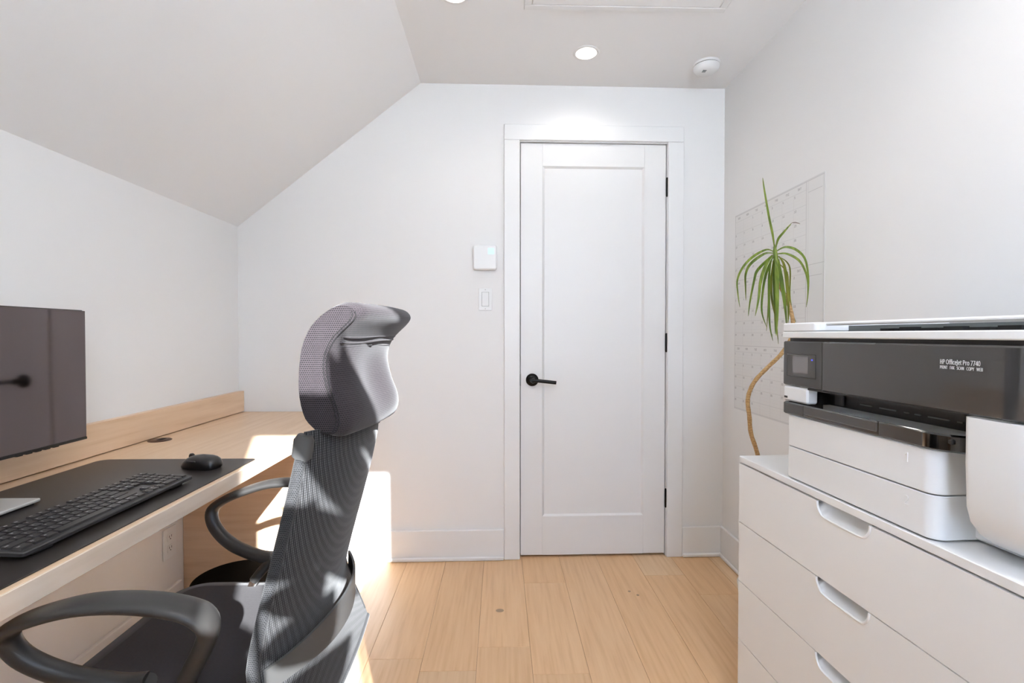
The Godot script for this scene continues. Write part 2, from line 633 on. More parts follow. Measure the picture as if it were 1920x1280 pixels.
func build_floor():
	var fl := setting("floor")
	put("subfloor", box(Vector3(-1.4, -0.12, -2.55), Vector3(1.26, -0.0022, REAR_Z + 0.14)), M.oak_gap, fl)
	var rng := RandomNumberGenerator.new()
	rng.seed = 41
	var w := 0.1845
	var x0 := -0.0775 - 7.0 * w
	var cache := {}
	for c in 14:
		var xa := x0 + c * w
		var cuts := []
		if c == 7:
			cuts = [-2.5, -1.685, 0.1]
		elif c == 8:
			cuts = [-2.5, -2.12, -1.545, -0.2]
		else:
			var z := -2.5 - rng.randf_range(0.0, 0.9)
			cuts = [z]
			while z < REAR_Z:
				z += rng.randf_range(0.9, 1.9)
				cuts.append(z)
		if cuts[-1] < REAR_Z:
			cuts.append(REAR_Z + 0.02)
		for k in cuts.size() - 1:
			var za: float = maxf(cuts[k], -2.42)
			var zb: float = minf(cuts[k + 1], REAR_Z + 0.02)
			if zb - za < 0.05:
				continue
			var lo := maxf(xa, -1.26)
			var hi := minf(xa + w, 1.12)
			if hi - lo < 0.02:
				continue
			var m := box(Vector3(lo + 0.0004, -0.014, za + 0.0003), Vector3(hi - 0.0004, 0.0, zb - 0.0003), 0.0009)
			var pl := put("plank", m, M.oak[(c * 2 + k * 3 + c / 3) % 5], fl)
			if c == 7 and k == 0:
				put("knot", lathe([Vector2(0.016, -0.0002), Vector2(0.016, 0.0003)], 18), M.knot, pl, Transform3D(Basis().scaled(Vector3(1, 1, 0.75)), Vector3(0.0, 0, -1.91)))
			if c == 9 and k == 0:
				put("knot", lathe([Vector2(0.006, -0.0002), Vector2(0.006, 0.0003)], 14), M.knot, pl, moved(Vector3(0.555, 0, -2.04)))
				put("knot", lathe([Vector2(0.006, -0.0002), Vector2(0.006, 0.0003)], 14), M.knot, pl, moved(Vector3(0.583, 0, -2.01)))

func build_window():
	var w := setting("window_1")
	w.position = Vector3(0, 0, REAR_Z)
	var x0 := 0.105
	var x1 := 0.752
	var y0 := 0.85
	var y1 := 2.105
	put("pane", box(Vector3(x0, y0, 0.075), Vector3(x1, y1, 0.079)), M.glass, w)
	var st := begin()
	add_box(st, Vector3(x0 - 0.07, y0 - 0.07, -0.016), Vector3(x0, y1 + 0.07, 0.0), 0.003)
	add_box(st, Vector3(x1, y0 - 0.07, -0.016), Vector3(x1 + 0.07, y1 + 0.07, 0.0), 0.003)
	add_box(st, Vector3(x0, y1, -0.016), Vector3(x1, y1 + 0.07, 0.0), 0.003)
	put("window_frame", st.commit(), M.trim, w)
	put("window_sill", box(Vector3(x0 - 0.09, y0 - 0.03, -0.05), Vector3(x1 + 0.09, y0, 0.07), 0.004), M.trim, w)

func build_door():
	var d := setting("door_1")
	d.transform = BW * moved(Vector3(-1.008, 0.012, 0.0))
	var W := 0.718
	var Hh := 2.021
	var px0 := 0.108
	var px1 := 0.610
	var py0 := 0.191
	var py1 := 1.911
	var zf := -0.006
	put("stile", box(Vector3(0, 0, -0.042), Vector3(px0, Hh, zf), 0.0015), M.door, d)
	put("stile", box(Vector3(px1, 0, -0.042), Vector3(W, Hh, zf), 0.0015), M.door, d)
	put("rail", box(Vector3(px0, 0, -0.042), Vector3(px1, py0, zf)), M.door, d)
	put("rail", box(Vector3(px0, py1, -0.042), Vector3(px1, Hh, zf)), M.door, d)
	# recessed panel with a sloped edge all round
	var st := begin()
	var e := 0.010
	var zb := zf - 0.007
	quad(st, Vector3(px0 + e, py0 + e, zb), Vector3(px1 - e, py0 + e, zb), Vector3(px1 - e, py1 - e, zb), Vector3(px0 + e, py1 - e, zb), Vector3(0, 0, 1))
	var o := [Vector3(px0, py0, zf), Vector3(px1, py0, zf), Vector3(px1, py1, zf), Vector3(px0, py1, zf)]
	var i := [Vector3(px0 + e, py0 + e, zb), Vector3(px1 - e, py0 + e, zb), Vector3(px1 - e, py1 - e, zb), Vector3(px0 + e, py1 - e, zb)]
	var ns := [Vector3(0, 1, 1), Vector3(-1, 0, 1), Vector3(0, -1, 1), Vector3(1, 0, 1)]
	for k in 4:
		quad(st, o[k], o[(k + 1) % 4], i[(k + 1) % 4], i[k], ns[k].normalized())
	quad(st, Vector3(px0, py0, -0.04), Vector3(px1, py0, -0.04), Vector3(px1, py1, -0.04), Vector3(px0, py1, -0.04), Vector3(0, 0, -1))
	put("recessed_panel", st.commit(), M.door, d)
	# lever handle
	var hx := 0.057
	var hy := 0.866
	var h := put("door_handle", lathe([Vector2(0.031, zf), Vector2(0.031, zf + 0.005), Vector2(0.029, zf + 0.008), Vector2(0.014, zf + 0.012), Vector2(0.0125, zf + 0.05), Vector2(0.011, zf + 0.055)], 40), M.black_metal, d, Transform3D(turned("z"), Vector3(hx, hy, 0)))
	h.set_meta("label", "matte black round lever handle")
	var lever := sweep([Vector3(hx - 0.004, hy, 0.043), Vector3(hx + 0.02, hy, 0.0435), Vector3(hx + 0.112, hy - 0.010, 0.044)], even(3, 0.0085), even(3, 0.0085), Vector3(0, 1, 0), 18)
	put("lever", lever, M.black_metal, d)
	put("latch_plate", box(Vector3(-0.0065, hy - 0.028, -0.03), Vector3(-0.001, hy + 0.028, 0.0015), 0.0006), M.grey_plastic, d)
	for y in [1.812, 1.048, 0.278]:
		var hg := put("hinge", lathe([Vector2(0.0035, -0.047), Vector2(0.006, -0.043), Vector2(0.006, 0.043), Vector2(0.0035, 0.047)], 16), M.black_metal, d, moved(Vector3(W + 0.003, y, 0.0025)))
		hg.set_meta("label", "black hinge knuckle")

func build_trim():
	# door casing and jamb
	var t := setting("trim_1")
	t.transform = BW
	var y1 := 2.041
	put("jamb", box(Vector3(-1.03, 0, -0.06), Vector3(-1.0115, y1, 0.0)), M.trim, t)
	put("jamb", box(Vector3(-0.2865, 0, -0.06), Vector3(-0.268, y1, 0.0)), M.trim, t)
	put("jamb", box(Vector3(-1.03, 2.0365, -0.06), Vector3(-0.268, 2.052, 0.0)), M.trim, t)
	put("casing", box(Vector3(-1.089, 0, 0.0), Vector3(-1.0125, 2.04, 0.016), 0.0025), M.trim, t)
	put("casing", box(Vector3(-0.2855, 0, 0.0), Vector3(-0.208, 2.04, 0.016), 0.0025), M.trim, t)
	put("casing", box(Vector3(-1.089, 2.0405, 0.0), Vector3(-0.208, 2.115, 0.016), 0.0025), M.trim, t)
	# baseboards with a shoe moulding
	var b := setting("baseboard_back")
	b.transform = BW
	for s in [[-1.79, -1.0895], [-0.2075, -0.013]]:
		var bd := put("board", box(Vector3(s[0], 0.0, 0.0), Vector3(s[1], 0.148, 0.014), 0.003), M.trim, b)
		put("shoe_moulding", box(Vector3(s[0], 0.0, 0.014), Vector3(s[1], 0.020, 0.026), 0.006), M.trim, bd)
	var r := setting("baseboard_right")
	var br := put("board", box(Vector3(RIGHT_X - 0.014, 0.0, -2.366), Vector3(RIGHT_X, 0.148, REAR_Z), 0.003), M.trim, r)
	put("shoe_moulding", box(Vector3(RIGHT_X - 0.026, 0.0, -2.366), Vector3(RIGHT_X - 0.014, 0.020, REAR_Z), 0.006), M.trim, br)
	var l := setting("baseboard_left")
	var bl := put("board", box(Vector3(LEFT_X, 0.0, -1.90), Vector3(LEFT_X + 0.014, 0.148, REAR_Z), 0.003), M.trim, l)
	put("shoe_moulding", box(Vector3(LEFT_X + 0.014, 0.0, -1.90), Vector3(LEFT_X + 0.026, 0.020, REAR_Z), 0.006), M.trim, bl)

# =====================================================================
# desk
# =====================================================================
func build_desk():
	var d := thing("desk", "pale birch desk along the left wall with a low wooden backsplash", "desk", Vector3(-0.975, 0, -1.2))
	var o := Vector3(0.975, 0, 1.2)
	var x0 := LEFT_X + 0.001
	var x1 := -0.708
	var za := -2.338
	var zb := 0.35
	put("worktop", box(Vector3(x0, DESK_Y - 0.037, za) + o, Vector3(x1, DESK_Y, zb) + o, 0.0015), M.birch, d)
	put("front_edge", box(Vector3(x1, DESK_Y - 0.037, za) + o, Vector3(x1 + 0.004, DESK_Y, zb) + o, 0.001), M.birch_edge, d)
	put("backsplash", box(Vector3(x0, DESK_Y + 0.003, za) + o, Vector3(x0 + 0.026, DESK_Y + 0.1, zb) + o, 0.001), M.birch, d)
	put("side_panel", box(Vector3(x0, 0.0, -1.945) + o, Vector3(x1 - 0.012, DESK_Y - 0.037, -1.925) + o, 0.001), M.birch_side, d)
	put("side_panel", box(Vector3(x0 + 0.03, 0.0, 0.31) + o, Vector3(x1 - 0.012, DESK_Y - 0.037, 0.33) + o, 0.001), M.birch_side, d)
	var gp := Vector3(-1.186, DESK_Y, -1.71) + o
	var g := put("cable_grommet", lathe([Vector2(0.035, -0.001), Vector2(0.036, 0.001), Vector2(0.033, 0.003), Vector2(0.0, 0.003)], 32), M.grommet, d, moved(gp))
	g.set_meta("label", "round brown cable grommet")
	put("cable_slot", extrude(rrect(-0.006, -0.02, 0.012, 0.012, [0.004, 0.004, 0.006, 0.006]), 0.0025, 0.0034), M.black_hole, g)

# =====================================================================
# chest of drawers
# =====================================================================
const DRESSER_TURN := -1.51594
func build_dresser():
	var d := thing("chest_of_drawers", "white chest of drawers with recessed cup pulls under the printer", "dresser", Vector3(0.700, 0, -1.389), DRESSER_TURN)
	var W := 0.80
	var D := 0.352
	put("carcass", box(Vector3(0.004, 0.0, -D), Vector3(W - 0.004, 0.722, -0.045), 0.001), M.white_lacquer, d)
	put("side_board", box(Vector3(0.001, 0.0, -0.0455), Vector3(0.017, 0.7275, -0.0205)), M.white_lacquer, d)
	put("side_board", box(Vector3(W - 0.017, 0.0, -0.0455), Vector3(W - 0.001, 0.7275, -0.0205)), M.white_lacquer, d)
	put("top_board", box(Vector3(0, 0.7285, -D), Vector3(W, 0.746, 0.0), 0.0015), M.white_lacquer, d)
	var tops := [0.7245, 0.5525, 0.380, 0.2085]
	for k in 4:
		var y1: float = tops[k]
		var y0: float = (tops[k + 1] if k < 3 else 0.037) + 0.0022
		var dr := put("drawer", drawer_front(W, y0, y1), M.white_lacquer, d)
		# cup pull: a rounded rim and a scooped pocket
		var hx := 0.3945
		var rim := [Vector3(hx - 0.0735, y1 + 0.0005, 0), Vector3(hx - 0.071, y1 - 0.012, 0), Vector3(hx - 0.063, y1 - 0.024, 0), Vector3(hx - 0.050, y1 - 0.030, 0), Vector3(hx, y1 - 0.031, 0), Vector3(hx + 0.050, y1 - 0.030, 0), Vector3(hx + 0.063, y1 - 0.024, 0), Vector3(hx + 0.071, y1 - 0.012, 0), Vector3(hx + 0.0735, y1 + 0.0005, 0)]
		var pts := curve(rim, 5)
		put("pull", sweep(pts, even(pts.size(), 0.0032), even(pts.size(), 0.0026), Vector3(0, 0, 1), 10), M.white_lacquer, dr)
		var g := []
		for i in 9:
			var t := i / 8.0
			var row := []
			for j in 17:
				var s := j / 16.0 * 2.0 - 1.0
				var edge := 1.0 - pow(absf(s), 4.0)
				var depth := 0.034 * pow(maxf(edge, 0.0), 0.6) * pow(sin(PI * 0.5 * minf(1.0, t * 1.25)), 0.8)
				var low := y1 - 0.031 * pow(maxf(edge, 0.0), 0.35)
				row.append(Vector3(hx + s * 0.0725, lerpf(low, y1, t), -0.0012 - depth))
			g.append(row)
		put("pull_pocket", sheet(g, 0.0012), M.white_lacquer, dr)
	put("plinth", box(Vector3(0.02, 0.0, -0.045), Vector3(W - 0.02, 0.036, -0.03)), M.white_lacquer, d)

func drawer_front(W: float, y0: float, y1: float) -> ArrayMesh:
	# a front with a notch for the cup pull at the middle of its top edge
	var hx := 0.3945
	var notch := [Vector2(hx - 0.0735, y1), Vector2(hx - 0.071, y1 - 0.012), Vector2(hx - 0.063, y1 - 0.024), Vector2(hx - 0.050, y1 - 0.030), Vector2(hx, y1 - 0.031), Vector2(hx + 0.050, y1 - 0.030), Vector2(hx + 0.063, y1 - 0.024), Vector2(hx + 0.071, y1 - 0.012), Vector2(hx + 0.0735, y1)]
	var c := curve(notch, 5)
	var p := PackedVector2Array()
	p.append(Vector2(0.0, y0))
	p.append(Vector2(0.0, y1))
	for q in c:
		p.append(q)
	p.append(Vector2(W, y1))
	p.append(Vector2(W, y0))
	# the outline is in (x, y); build it in (x, z) and turn it up
	var f := PackedVector2Array()
	for q in p:
		f.append(Vector2(q.x, -q.y))
	var m := loft([f, f], [-0.019, 0.0])
	var st := begin()
	st.append_from(m, 0, Transform3D(Basis(Vector3(1, 0, 0), PI / 2.0), Vector3.ZERO))
	return st.commit()

# =====================================================================
# chair
# =====================================================================
func build_chair():
	var base := Vector3(-0.60, 0, -1.02)
	var ch := thing("office_chair", "dark grey mesh office chair with high back and padded headrest at the desk", "chair", base)
	# --- back: lx is backwards (+x), profile by height
	var prof := [[0.37, 0.262], [0.41, 0.250], [0.46, 0.235], [0.51, 0.223], [0.54, 0.220], [0.58, 0.226], [0.64, 0.240], [0.72, 0.261], [0.80, 0.281], [0.88, 0.298], [0.96, 0.302]]
	var at_h := func(h: float) -> float:
		for k in prof.size() - 1:
			if h <= prof[k + 1][0] or k == prof.size() - 2:
				var t: float = (h - prof[k][0]) / (prof[k + 1][0] - prof[k][0])
				return lerpf(prof[k][1], prof[k + 1][1], t)
		return 0.0
	var half := func(h: float) -> float:
		if h < 0.56:
			return lerpf(0.232, 0.226, (h - 0.37) / 0.19)
		return lerpf(0.226, 0.165, pow((h - 0.56) / 0.40, 1.15))
	var point := func(h: float, w: float) -> Vector3:
		var x: float = at_h.call(h)
		var bow := 0.034 * smoothstep(0.36, 0.56, h) + 0.012
		x += bow * (0.5 - w * w)
		x += 0.05 * w * -0.35 * smoothstep(0.5, 0.95, h)    # the back is turned a little on its stem
		return Vector3(x, h, w * half.call(h))
	var g := []
	for i in 40:
		var h := lerpf(0.37, 0.93, i / 39.0)
		var row := []
		for j in 25:
			row.append(point.call(h, j / 12.0 - 1.0))
		g.append(row)
	put("backrest", sheet(g, 0.006), M.mesh_cloth, ch)
	for s in [-1.0, 1.0]:
		var e := []
		var wd := []
		for i in 24:
			var h := lerpf(0.39, 0.905, i / 23.0)
			e.append(point.call(h, s * 0.985) + Vector3(-0.006, 0, 0))
			wd.append(0.0105)
		put("back_frame", sweep(e, wd, even(24, 0.008), Vector3(1, 0, 0), 12), M.mesh_edge, ch)
	# bottom frame tube of the back
	var bt := []
	for j in 15:
		bt.append(point.call(0.372, j / 7.0 - 1.0))
	put("bottom_frame", sweep(bt, even(15, 0.007), even(15, 0.007), Vector3(0, 1, 0), 10), M.mesh_edge, ch)
	# lumbar bar behind the mesh
	var bar := []
	for i in 3:
		var row := []
		for j in 21:
			var w := j / 10.0 - 1.0
			var p: Vector3 = point.call(0.53, w)
			var hh := 0.030 * (1.0 - 0.35 * smoothstep(0.2, 1.0, absf(w)))
			row.append(Vector3(p.x + 0.014 + 0.018 * (1.0 - w * w), 0.527 + (i - 1) * hh, w * 0.221))
		bar.append(row)
	put("lumbar_bar", sheet(bar, 0.005), M.chair_plastic, ch)
	# headrest
	put("headrest", headrest_mesh(), M.head_cloth, ch)
	var hr: Node = ch.get_node("headrest")
	for c in [[1.084, 0.0024], [1.093, 0.0020], [1.075, 0.0016]]:
		var pts := []
		for j in range(1, 20):
			var w := j / 10.0 - 1.0
			var want: float = c[0] + 0.008 * w * w + 0.004 * sin(w * 3.0 + c[1] * 900.0)
			var best := Vector2(9, 9)
			for k in range(26, 57):
				if absf(head_rows[j][k].y - want) < absf(best.y - want):
					best = head_rows[j][k]
			pts.append(Vector3(best.x - 0.0004, want, w * 0.146))
		put("crease", sweep(pts, even(pts.size(), c[1]), even(pts.size(), c[1]), Vector3(0, 1, 0), 8), M.head_cloth, hr)
	for s in [-1.0, 1.0]:
		for off in [0.0, 0.006]:
			var sp := []
			var row: PackedVector2Array = head_rows[head_rows.size() - 1] if s > 0.0 else head_rows[0]
			for k in range(26, 57):
				sp.append(Vector3(row[k].x - off, row[k].y, s * 0.1462))
			put("seam", sweep(sp, even(sp.size(), 0.0012), even(sp.size(), 0.0012), Vector3(0, 0, 1), 8), M.seam, hr)
	for s in [-1.0, 1.0]:
		var p: Vector3 = point.call(0.905, s * 0.99)
		put("clip", sweep([p + Vector3(-0.008, -0.024, 0), p + Vector3(-0.005, -0.018, 0), p + Vector3(-0.001, 0.012, 0), p + Vector3(0.001, 0.020, 0)], [0.010, 0.0165, 0.0165, 0.012], [0.008, 0.013, 0.013, 0.010], Vector3(1, 0, 0), 16, 0.7), M.chair_plastic, ch)
	# --- seat
	var outl := rrect(-0.222, -0.252, 0.222, 0.252, [0.085, 0.05, 0.05, 0.085], 8)
	put("seat", loft([inset(outl, 0.05), inset(outl, 0.012), outl, inset(outl, 0.003), inset(outl, 0.014), inset(outl, 0.045)], [0.392, 0.398, 0.425, 0.446, 0.460, 0.467]), M.seat_cloth, ch)
	for s in [-1.0, 1.0]:
		put("back_bracket", sweep([Vector3(0.12, 0.44, s * 0.215), Vector3(0.165, 0.478, s * 0.215), Vector3(0.205, 0.505, s * 0.218)], [0.02, 0.026, 0.016], [0.03, 0.03, 0.02], Vector3(0, 0, 1), 14), M.seat_cloth, ch)
	# --- arms: plastic loops on bent metal struts
	for s in [1.0, -1.0]:
		var z: float = 0.275 * s
		var path := curve([
			Vector3(0.075, 0.500, z - 0.062 * s), Vector3(0.095, 0.548, z - 0.047 * s), Vector3(0.135, 0.612, z - 0.020 * s), Vector3(0.150, 0.655, z - 0.004 * s),
			Vector3(0.126, 0.684, z + 0.008 * s), Vector3(0.06, 0.700, z + 0.016 * s), Vector3(-0.02, 0.698, z + 0.016 * s), Vector3(-0.10, 0.675, z + 0.006 * s),
			Vector3(-0.145, 0.652, z - 0.004 * s), Vector3(-0.158, 0.628, z - 0.012 * s), Vector3(-0.140, 0.592, z - 0.022 * s), Vector3(-0.09, 0.556, z - 0.036 * s), Vector3(-0.02, 0.533, z - 0.048 * s), Vector3(0.02, 0.530, z - 0.054 * s)], 6)
		var wd := []
		var th := []
		for i in path.size():
			var t := float(i) / (path.size() - 1)
			wd.append(0.015 + 0.011 * smoothstep(0.16, 0.28, t) * (1.0 - smoothstep(0.56, 0.72, t)))
			th.append(0.0145 - 0.004 * smoothstep(0.18, 0.30, t) * (1.0 - smoothstep(0.56, 0.72, t)))
		put("armrest", sweep(path, wd, th, Vector3(0, 0, 1), 18, 0.8), M.arm, ch)
		put("arm_strut", sweep([Vector3(0.075, 0.502, z - 0.062 * s), Vector3(0.055, 0.455, z - 0.075 * s), Vector3(0.04, 0.40, z - 0.10 * s), Vector3(0.03, 0.385, z - 0.2 * s)], even(4, 0.011), even(4, 0.005), Vector3(1, 0, 0), 10, 0.7), M.chrome, ch)
		put("arm_joint", sweep([Vector3(0.024, 0.532, z - 0.054 * s), Vector3(-0.005, 0.500, z - 0.062 * s), Vector3(-0.022, 0.478, z - 0.068 * s)], [0.014, 0.013, 0.012], [0.012, 0.012, 0.011], Vector3(0, 0, 1), 14), M.arm, ch)
		put("arm_strut", sweep([Vector3(-0.018, 0.482, z - 0.066 * s), Vector3(-0.035, 0.44, z - 0.078 * s), Vector3(-0.04, 0.40, z - 0.10 * s), Vector3(-0.03, 0.385, z - 0.2 * s)], even(4, 0.011), even(4, 0.005), Vector3(1, 0, 0), 10, 0.7), M.chrome, ch)
	# --- stem and five-star base
	put("seat_plate", box(Vector3(-0.10, 0.365, -0.13), Vector3(0.12, 0.393, 0.13), 0.004), M.black_metal, ch)
	put("gas_column", lathe([Vector2(0.026, 0.10), Vector2(0.026, 0.24), Vector2(0.016, 0.245), Vector2(0.016, 0.37)], 24), M.black_metal, ch)
	for k in 5:
		var a := TAU * k / 5.0 + 0.3
		var dir := Vector3(cos(a), 0, sin(a))
		var leg := put("base_leg", sweep([Vector3(0, 0.115, 0), dir * 0.15 + Vector3(0, 0.10, 0), dir * 0.29 + Vector3(0, 0.075, 0)], [0.026, 0.021, 0.015], [0.02, 0.016, 0.012], dir.cross(Vector3.UP), 12), M.black_metal, ch)
		put("caster", lathe([Vector2(0.022, -0.02), Vector2(0.0275, -0.015), Vector2(0.0275, 0.015), Vector2(0.022, 0.02)], 20), M.black_metal, leg, Transform3D(Basis(dir.cross(Vector3.UP), PI / 2.0) , dir * 0.29 + Vector3(0, 0.0285, 0)))
		put("caster_stem", lathe([Vector2(0.008, 0.04), Vector2(0.008, 0.07)], 12), M.black_metal, leg, moved(dir * 0.29))
	put("hub", lathe([Vector2(0.03, 0.085), Vector2(0.045, 0.095), Vector2(0.04, 0.14), Vector2(0.028, 0.145)], 24), M.black_metal, ch)

func headrest_mesh() -> ArrayMesh:
	# closed side profile (backwards, height), front going up, over the rolled top, down the hollow rear
	var p := [Vector2(0.296, 0.922), Vector2(0.276, 0.945), Vector2(0.264, 0.985), Vector2(0.263, 1.03), Vector2(0.270, 1.078), Vector2(0.290, 1.120), Vector2(0.318, 1.148), Vector2(0.346, 1.160), Vector2(0.369, 1.155), Vector2(0.379, 1.143), Vector2(0.374, 1.129), Vector2(0.353, 1.108), Vector2(0.336, 1.089), Vector2(0.326, 1.068), Vector2(0.322, 1.04), Vector2(0.330, 1.00), Vector2(0.345, 0.962), Vector2(0.348, 0.932), Vector2(0.334, 0.912)]
	var c := Vector2.ZERO
	for q in p: c += q / p.size()
	var loop := curve(p + [p[0]], 3)
	loop.pop_back()
	var polys := []
	var ys := []
	var n := 21
	for i in n:
		var w := i / (n - 1.0) * 2.0 - 1.0
		var k := 1.0
		var aw := absf(w)
		if aw > 0.86:
			k = lerpf(1.0, 0.86, pow((aw - 0.86) / 0.14, 2.0))
		var row := PackedVector2Array()
		for q in loop:
			var v: Vector2 = q
			# rear: two soft pads with a hollow between them
			var is_rear := v.x > 0.30 and v.y < 1.11
			var dx := 0.0
			if is_rear:
				dx = 0.010 * sin(PI * clampf((v.y - 0.92) / 0.16, 0.0, 1.0)) * (cos(w * PI * 1.6) * -0.6 + 0.2)
			var mid := Vector2(0.300, clampf(v.y, 0.95, 1.10)).lerp(Vector2(0.338, 1.128), smoothstep(1.06, 1.13, v.y) * smoothstep(0.29, 0.33, v.x))
			var u := mid + (v - mid) * k
			if aw > 0.86:
				u = u.lerp(c + (u - c) * 0.97, (aw - 0.86) / 0.14)
			row.append(Vector2(u.x + dx - 0.02 * w - 0.014 * w * w + 0.004, u.y))
		polys.append(row)
		ys.append(w * 0.146)
	head_rows = polys
	var m := loft(polys, ys)
	# loft gives (x, along, height); swap so that along becomes z and height y
	var st := begin()
	st.append_from(m, 0, Transform3D(Basis(Vector3(1, 0, 0), Vector3(0, 0, 1), Vector3(0, 1, 0)), Vector3.ZERO))
	var am := st.commit()
	return flipped(am)

func flipped(am: ArrayMesh) -> ArrayMesh:
	# the swap above mirrors the shape: turn the winding round again
	var arr := am.surface_get_arrays(0)
	var v: PackedVector3Array = arr[Mesh.ARRAY_VERTEX]
	var nn: PackedVector3Array = arr[Mesh.ARRAY_NORMAL]
	var st := begin()
	var idx = arr[Mesh.ARRAY_INDEX]
	var count: int = idx.size() if idx != null else v.size()
	for t in range(0, count, 3):
		var a: int = idx[t] if idx != null else t
		var b: int = idx[t + 1] if idx != null else t + 1
		var c: int = idx[t + 2] if idx != null else t + 2
		tri(st, v[a], v[b], v[c], nn[a], nn[b], nn[c])
	return st.commit()

# =====================================================================
# printer
# =====================================================================
func build_printer():
	var p := thing("printer", "white office printer with glossy dark front panel on the chest of drawers", "printer", Vector3(0.716, 0.7462, -1.178), DRESSER_TURN)
	var D := -0.325
	# body behind everything
	put("body", box(Vector3(0.006, 0.004, D), Vector3(0.545, 0.150, -0.075), 0.004), M.white_plastic, p)
	put("upper_body", box(Vector3(-0.015, 0.150, D), Vector3(0.548, 0.344, -0.10), 0.004), M.white_plastic, p)
	put("foot_rail", box(Vector3(0.03, 0.0, D + 0.03), Vector3(0.5, 0.005, -0.10)), M.grey_plastic, p)
	# two paper trays
	for k in 2:
		var y0 := 0.003 + 0.0775 * k
		var tr := put("paper_tray", extrude(rrect(0.0, -0.24, 0.384, 0.0, [0.0, 0.0, 0.024, 0.004], 8), y0, y0 + 0.0755, 0.0015), M.white_plastic, p)
		var num := put("tray_number", lettering(["2", "1"][k], 0.017, 0.0016), M.emboss, tr, moved(Vector3(0.330, y0 + 0.052, 0.0002)))
		num.set_meta("label", "embossed tray numeral")
	# black output tray with its flap
	var ot := put("output_tray", extrude(rrect(-0.011, -0.17, 0.424, 0.006, [0.0, 0.0, 0.055, 0.004], 8), 0.1585, 0.188, 0.003), M.gloss_black, p)
	put("front_flap", box(Vector3(0.066, 0.166, 0.004), Vector3(0.272, 0.187, 0.0085), 0.003), M.gloss_grey, ot)
	put("front_strip", box(Vector3(-0.009, 0.160, 0.003), Vector3(0.064, 0.187, 0.0068), 0.002), M.panel_grey, ot)
	put("front_strip", box(Vector3(0.274, 0.160, 0.003), Vector3(0.366, 0.187, 0.0068), 0.002), M.gloss_grey, ot)
	put("release_catch", box(Vector3(0.392, 0.172, -0.012), Vector3(0.408, 0.181, -0.004), 0.002), M.slot_black, ot)
	# dark output slot
	put("output_slot", box(Vector3(-0.02, 0.188, D + 0.02), Vector3(0.426, 0.229, -0.06)), M.slot_black, p)
	put("slot_cheek", box(Vector3(-0.02, 0.188, -0.06), Vector3(0.063, 0.2285, -0.031)), M.slot_black, p)
	put("slot_roof", box(Vector3(0.064, 0.2235, -0.06), Vector3(0.426, 0.2285, -0.004)), M.slot_black, p)
	for q in [[0.155, 0.185], [0.205, 0.245], [0.262, 0.272], [0.285, 0.297], [0.312, 0.352], [0.366, 0.376], [0.386, 0.418]]:
		put("slot_rib", box(Vector3(q[0], 0.201, -0.0605), Vector3(q[1], 0.2035, -0.0570)), M.grey_plastic, p)
	var pl := put("port_cover", box(Vector3(-0.022, 0.189, -0.030), Vector3(0.065, 0.2265, -0.002), 0.004), M.white_plastic, p)
	put("port", box(Vector3(-0.018, 0.196, -0.003), Vector3(-0.006, 0.201, -0.0015)), M.slot_black, pl)
	put("side_window", box(Vector3(0.086, 0.192, -0.058), Vector3(0.110, 0.222, -0.054)), M.panel_grey, p)
	# control panel with a framed touch screen
	var cp := put("control_panel", extrude(rrect(-0.026, -0.12, 0.1125, -0.001, [0.0, 0.0, 0.002, 0.008], 6), 0.229, 0.3375, 0.0025), M.panel_grey, p)
	put("screen_recess", box(Vector3(-0.008, 0.251, -0.002), Vector3(0.094, 0.307, -0.0004)), M.gloss_black, cp)
	put("screen_bezel", box(Vector3(-0.004, 0.2535, -0.001), Vector3(0.094, 0.305, 0.0004), 0.0004), M.panel_grey, cp)
	put("touch_screen", box(Vector3(0.016, 0.262, 0.0), Vector3(0.071, 0.301, 0.0011)), M.touch, cp)
	var led := plain(Color(0.3, 0.3, 0.75), 0.4)
	led.emission_enabled = true
	led.emission = Color(0.25, 0.3, 0.9)
	led.emission_energy_multiplier = 0.7
	put("status_light", box(Vector3(0.081, 0.293, 0.0), Vector3(0.086, 0.2965, 0.0010)), led, cp)
	# glossy front door, rounded at its far end
	var fd := put("front_panel", extrude(rrect(0.1145, -0.14, 0.556, 0.0, [0.0, 0.0, 0.075, 0.002], 12), 0.2265, 0.3375, 0.003), M.gloss_grey, p)
	var t1 := put("lettering", lettering("HP OfficeJet Pro 7740", 0.0078), M.print_white, fd)
	t1.position = Vector3(0.4215, 0.3085, 0.0003)
	var t2 := put("lettering", lettering("PRINT   FAX   SCAN   COPY   WEB", 0.0052), M.print_white, fd)
	t2.position = Vector3(0.4235, 0.2995, 0.0003)
	fit(t1, 0.064)
	fit(t2, 0.068)
	# white bulge under the front door, rounded underneath
	var secs := []
	var hs := [0.0, 0.006, 0.018, 0.035, 0.055, 0.08, 0.15, 0.2235]
	var back := [-0.105, -0.085, -0.052, -0.026, -0.010, -0.003, 0.0, 0.0]
	for k in hs.size():
		secs.append(rrect(0.4265, -0.25, 0.552 + back[k] * 0.25, back[k], [0.0, 0.0, 0.05, 0.012], 10))
	put("ink_cover", loft(secs, hs), M.white_plastic, p)
	# scanner lid with the feeder slot
	var lid := put("scanner_lid", extrude(rrect(-0.020, D - 0.002, 0.560, 0.004, [0.0, 0.0, 0.06, 0.004], 10), 0.3455, 0.3605, 0.002), M.white_plastic, p)
	put("lid_top", extrude(rrect(-0.020, D - 0.002, 0.100, 0.003, [0.0, 0.0, 0.012, 0.006], 6), 0.3605, 0.382, 0.003), M.white_plastic, lid)
	put("feeder_cover", extrude(rrect(0.095, D - 0.002, 0.560, -0.02, [0.0, 0.0, 0.06, 0.0], 10), 0.374, 0.3825, 0.003), M.white_plastic, lid)
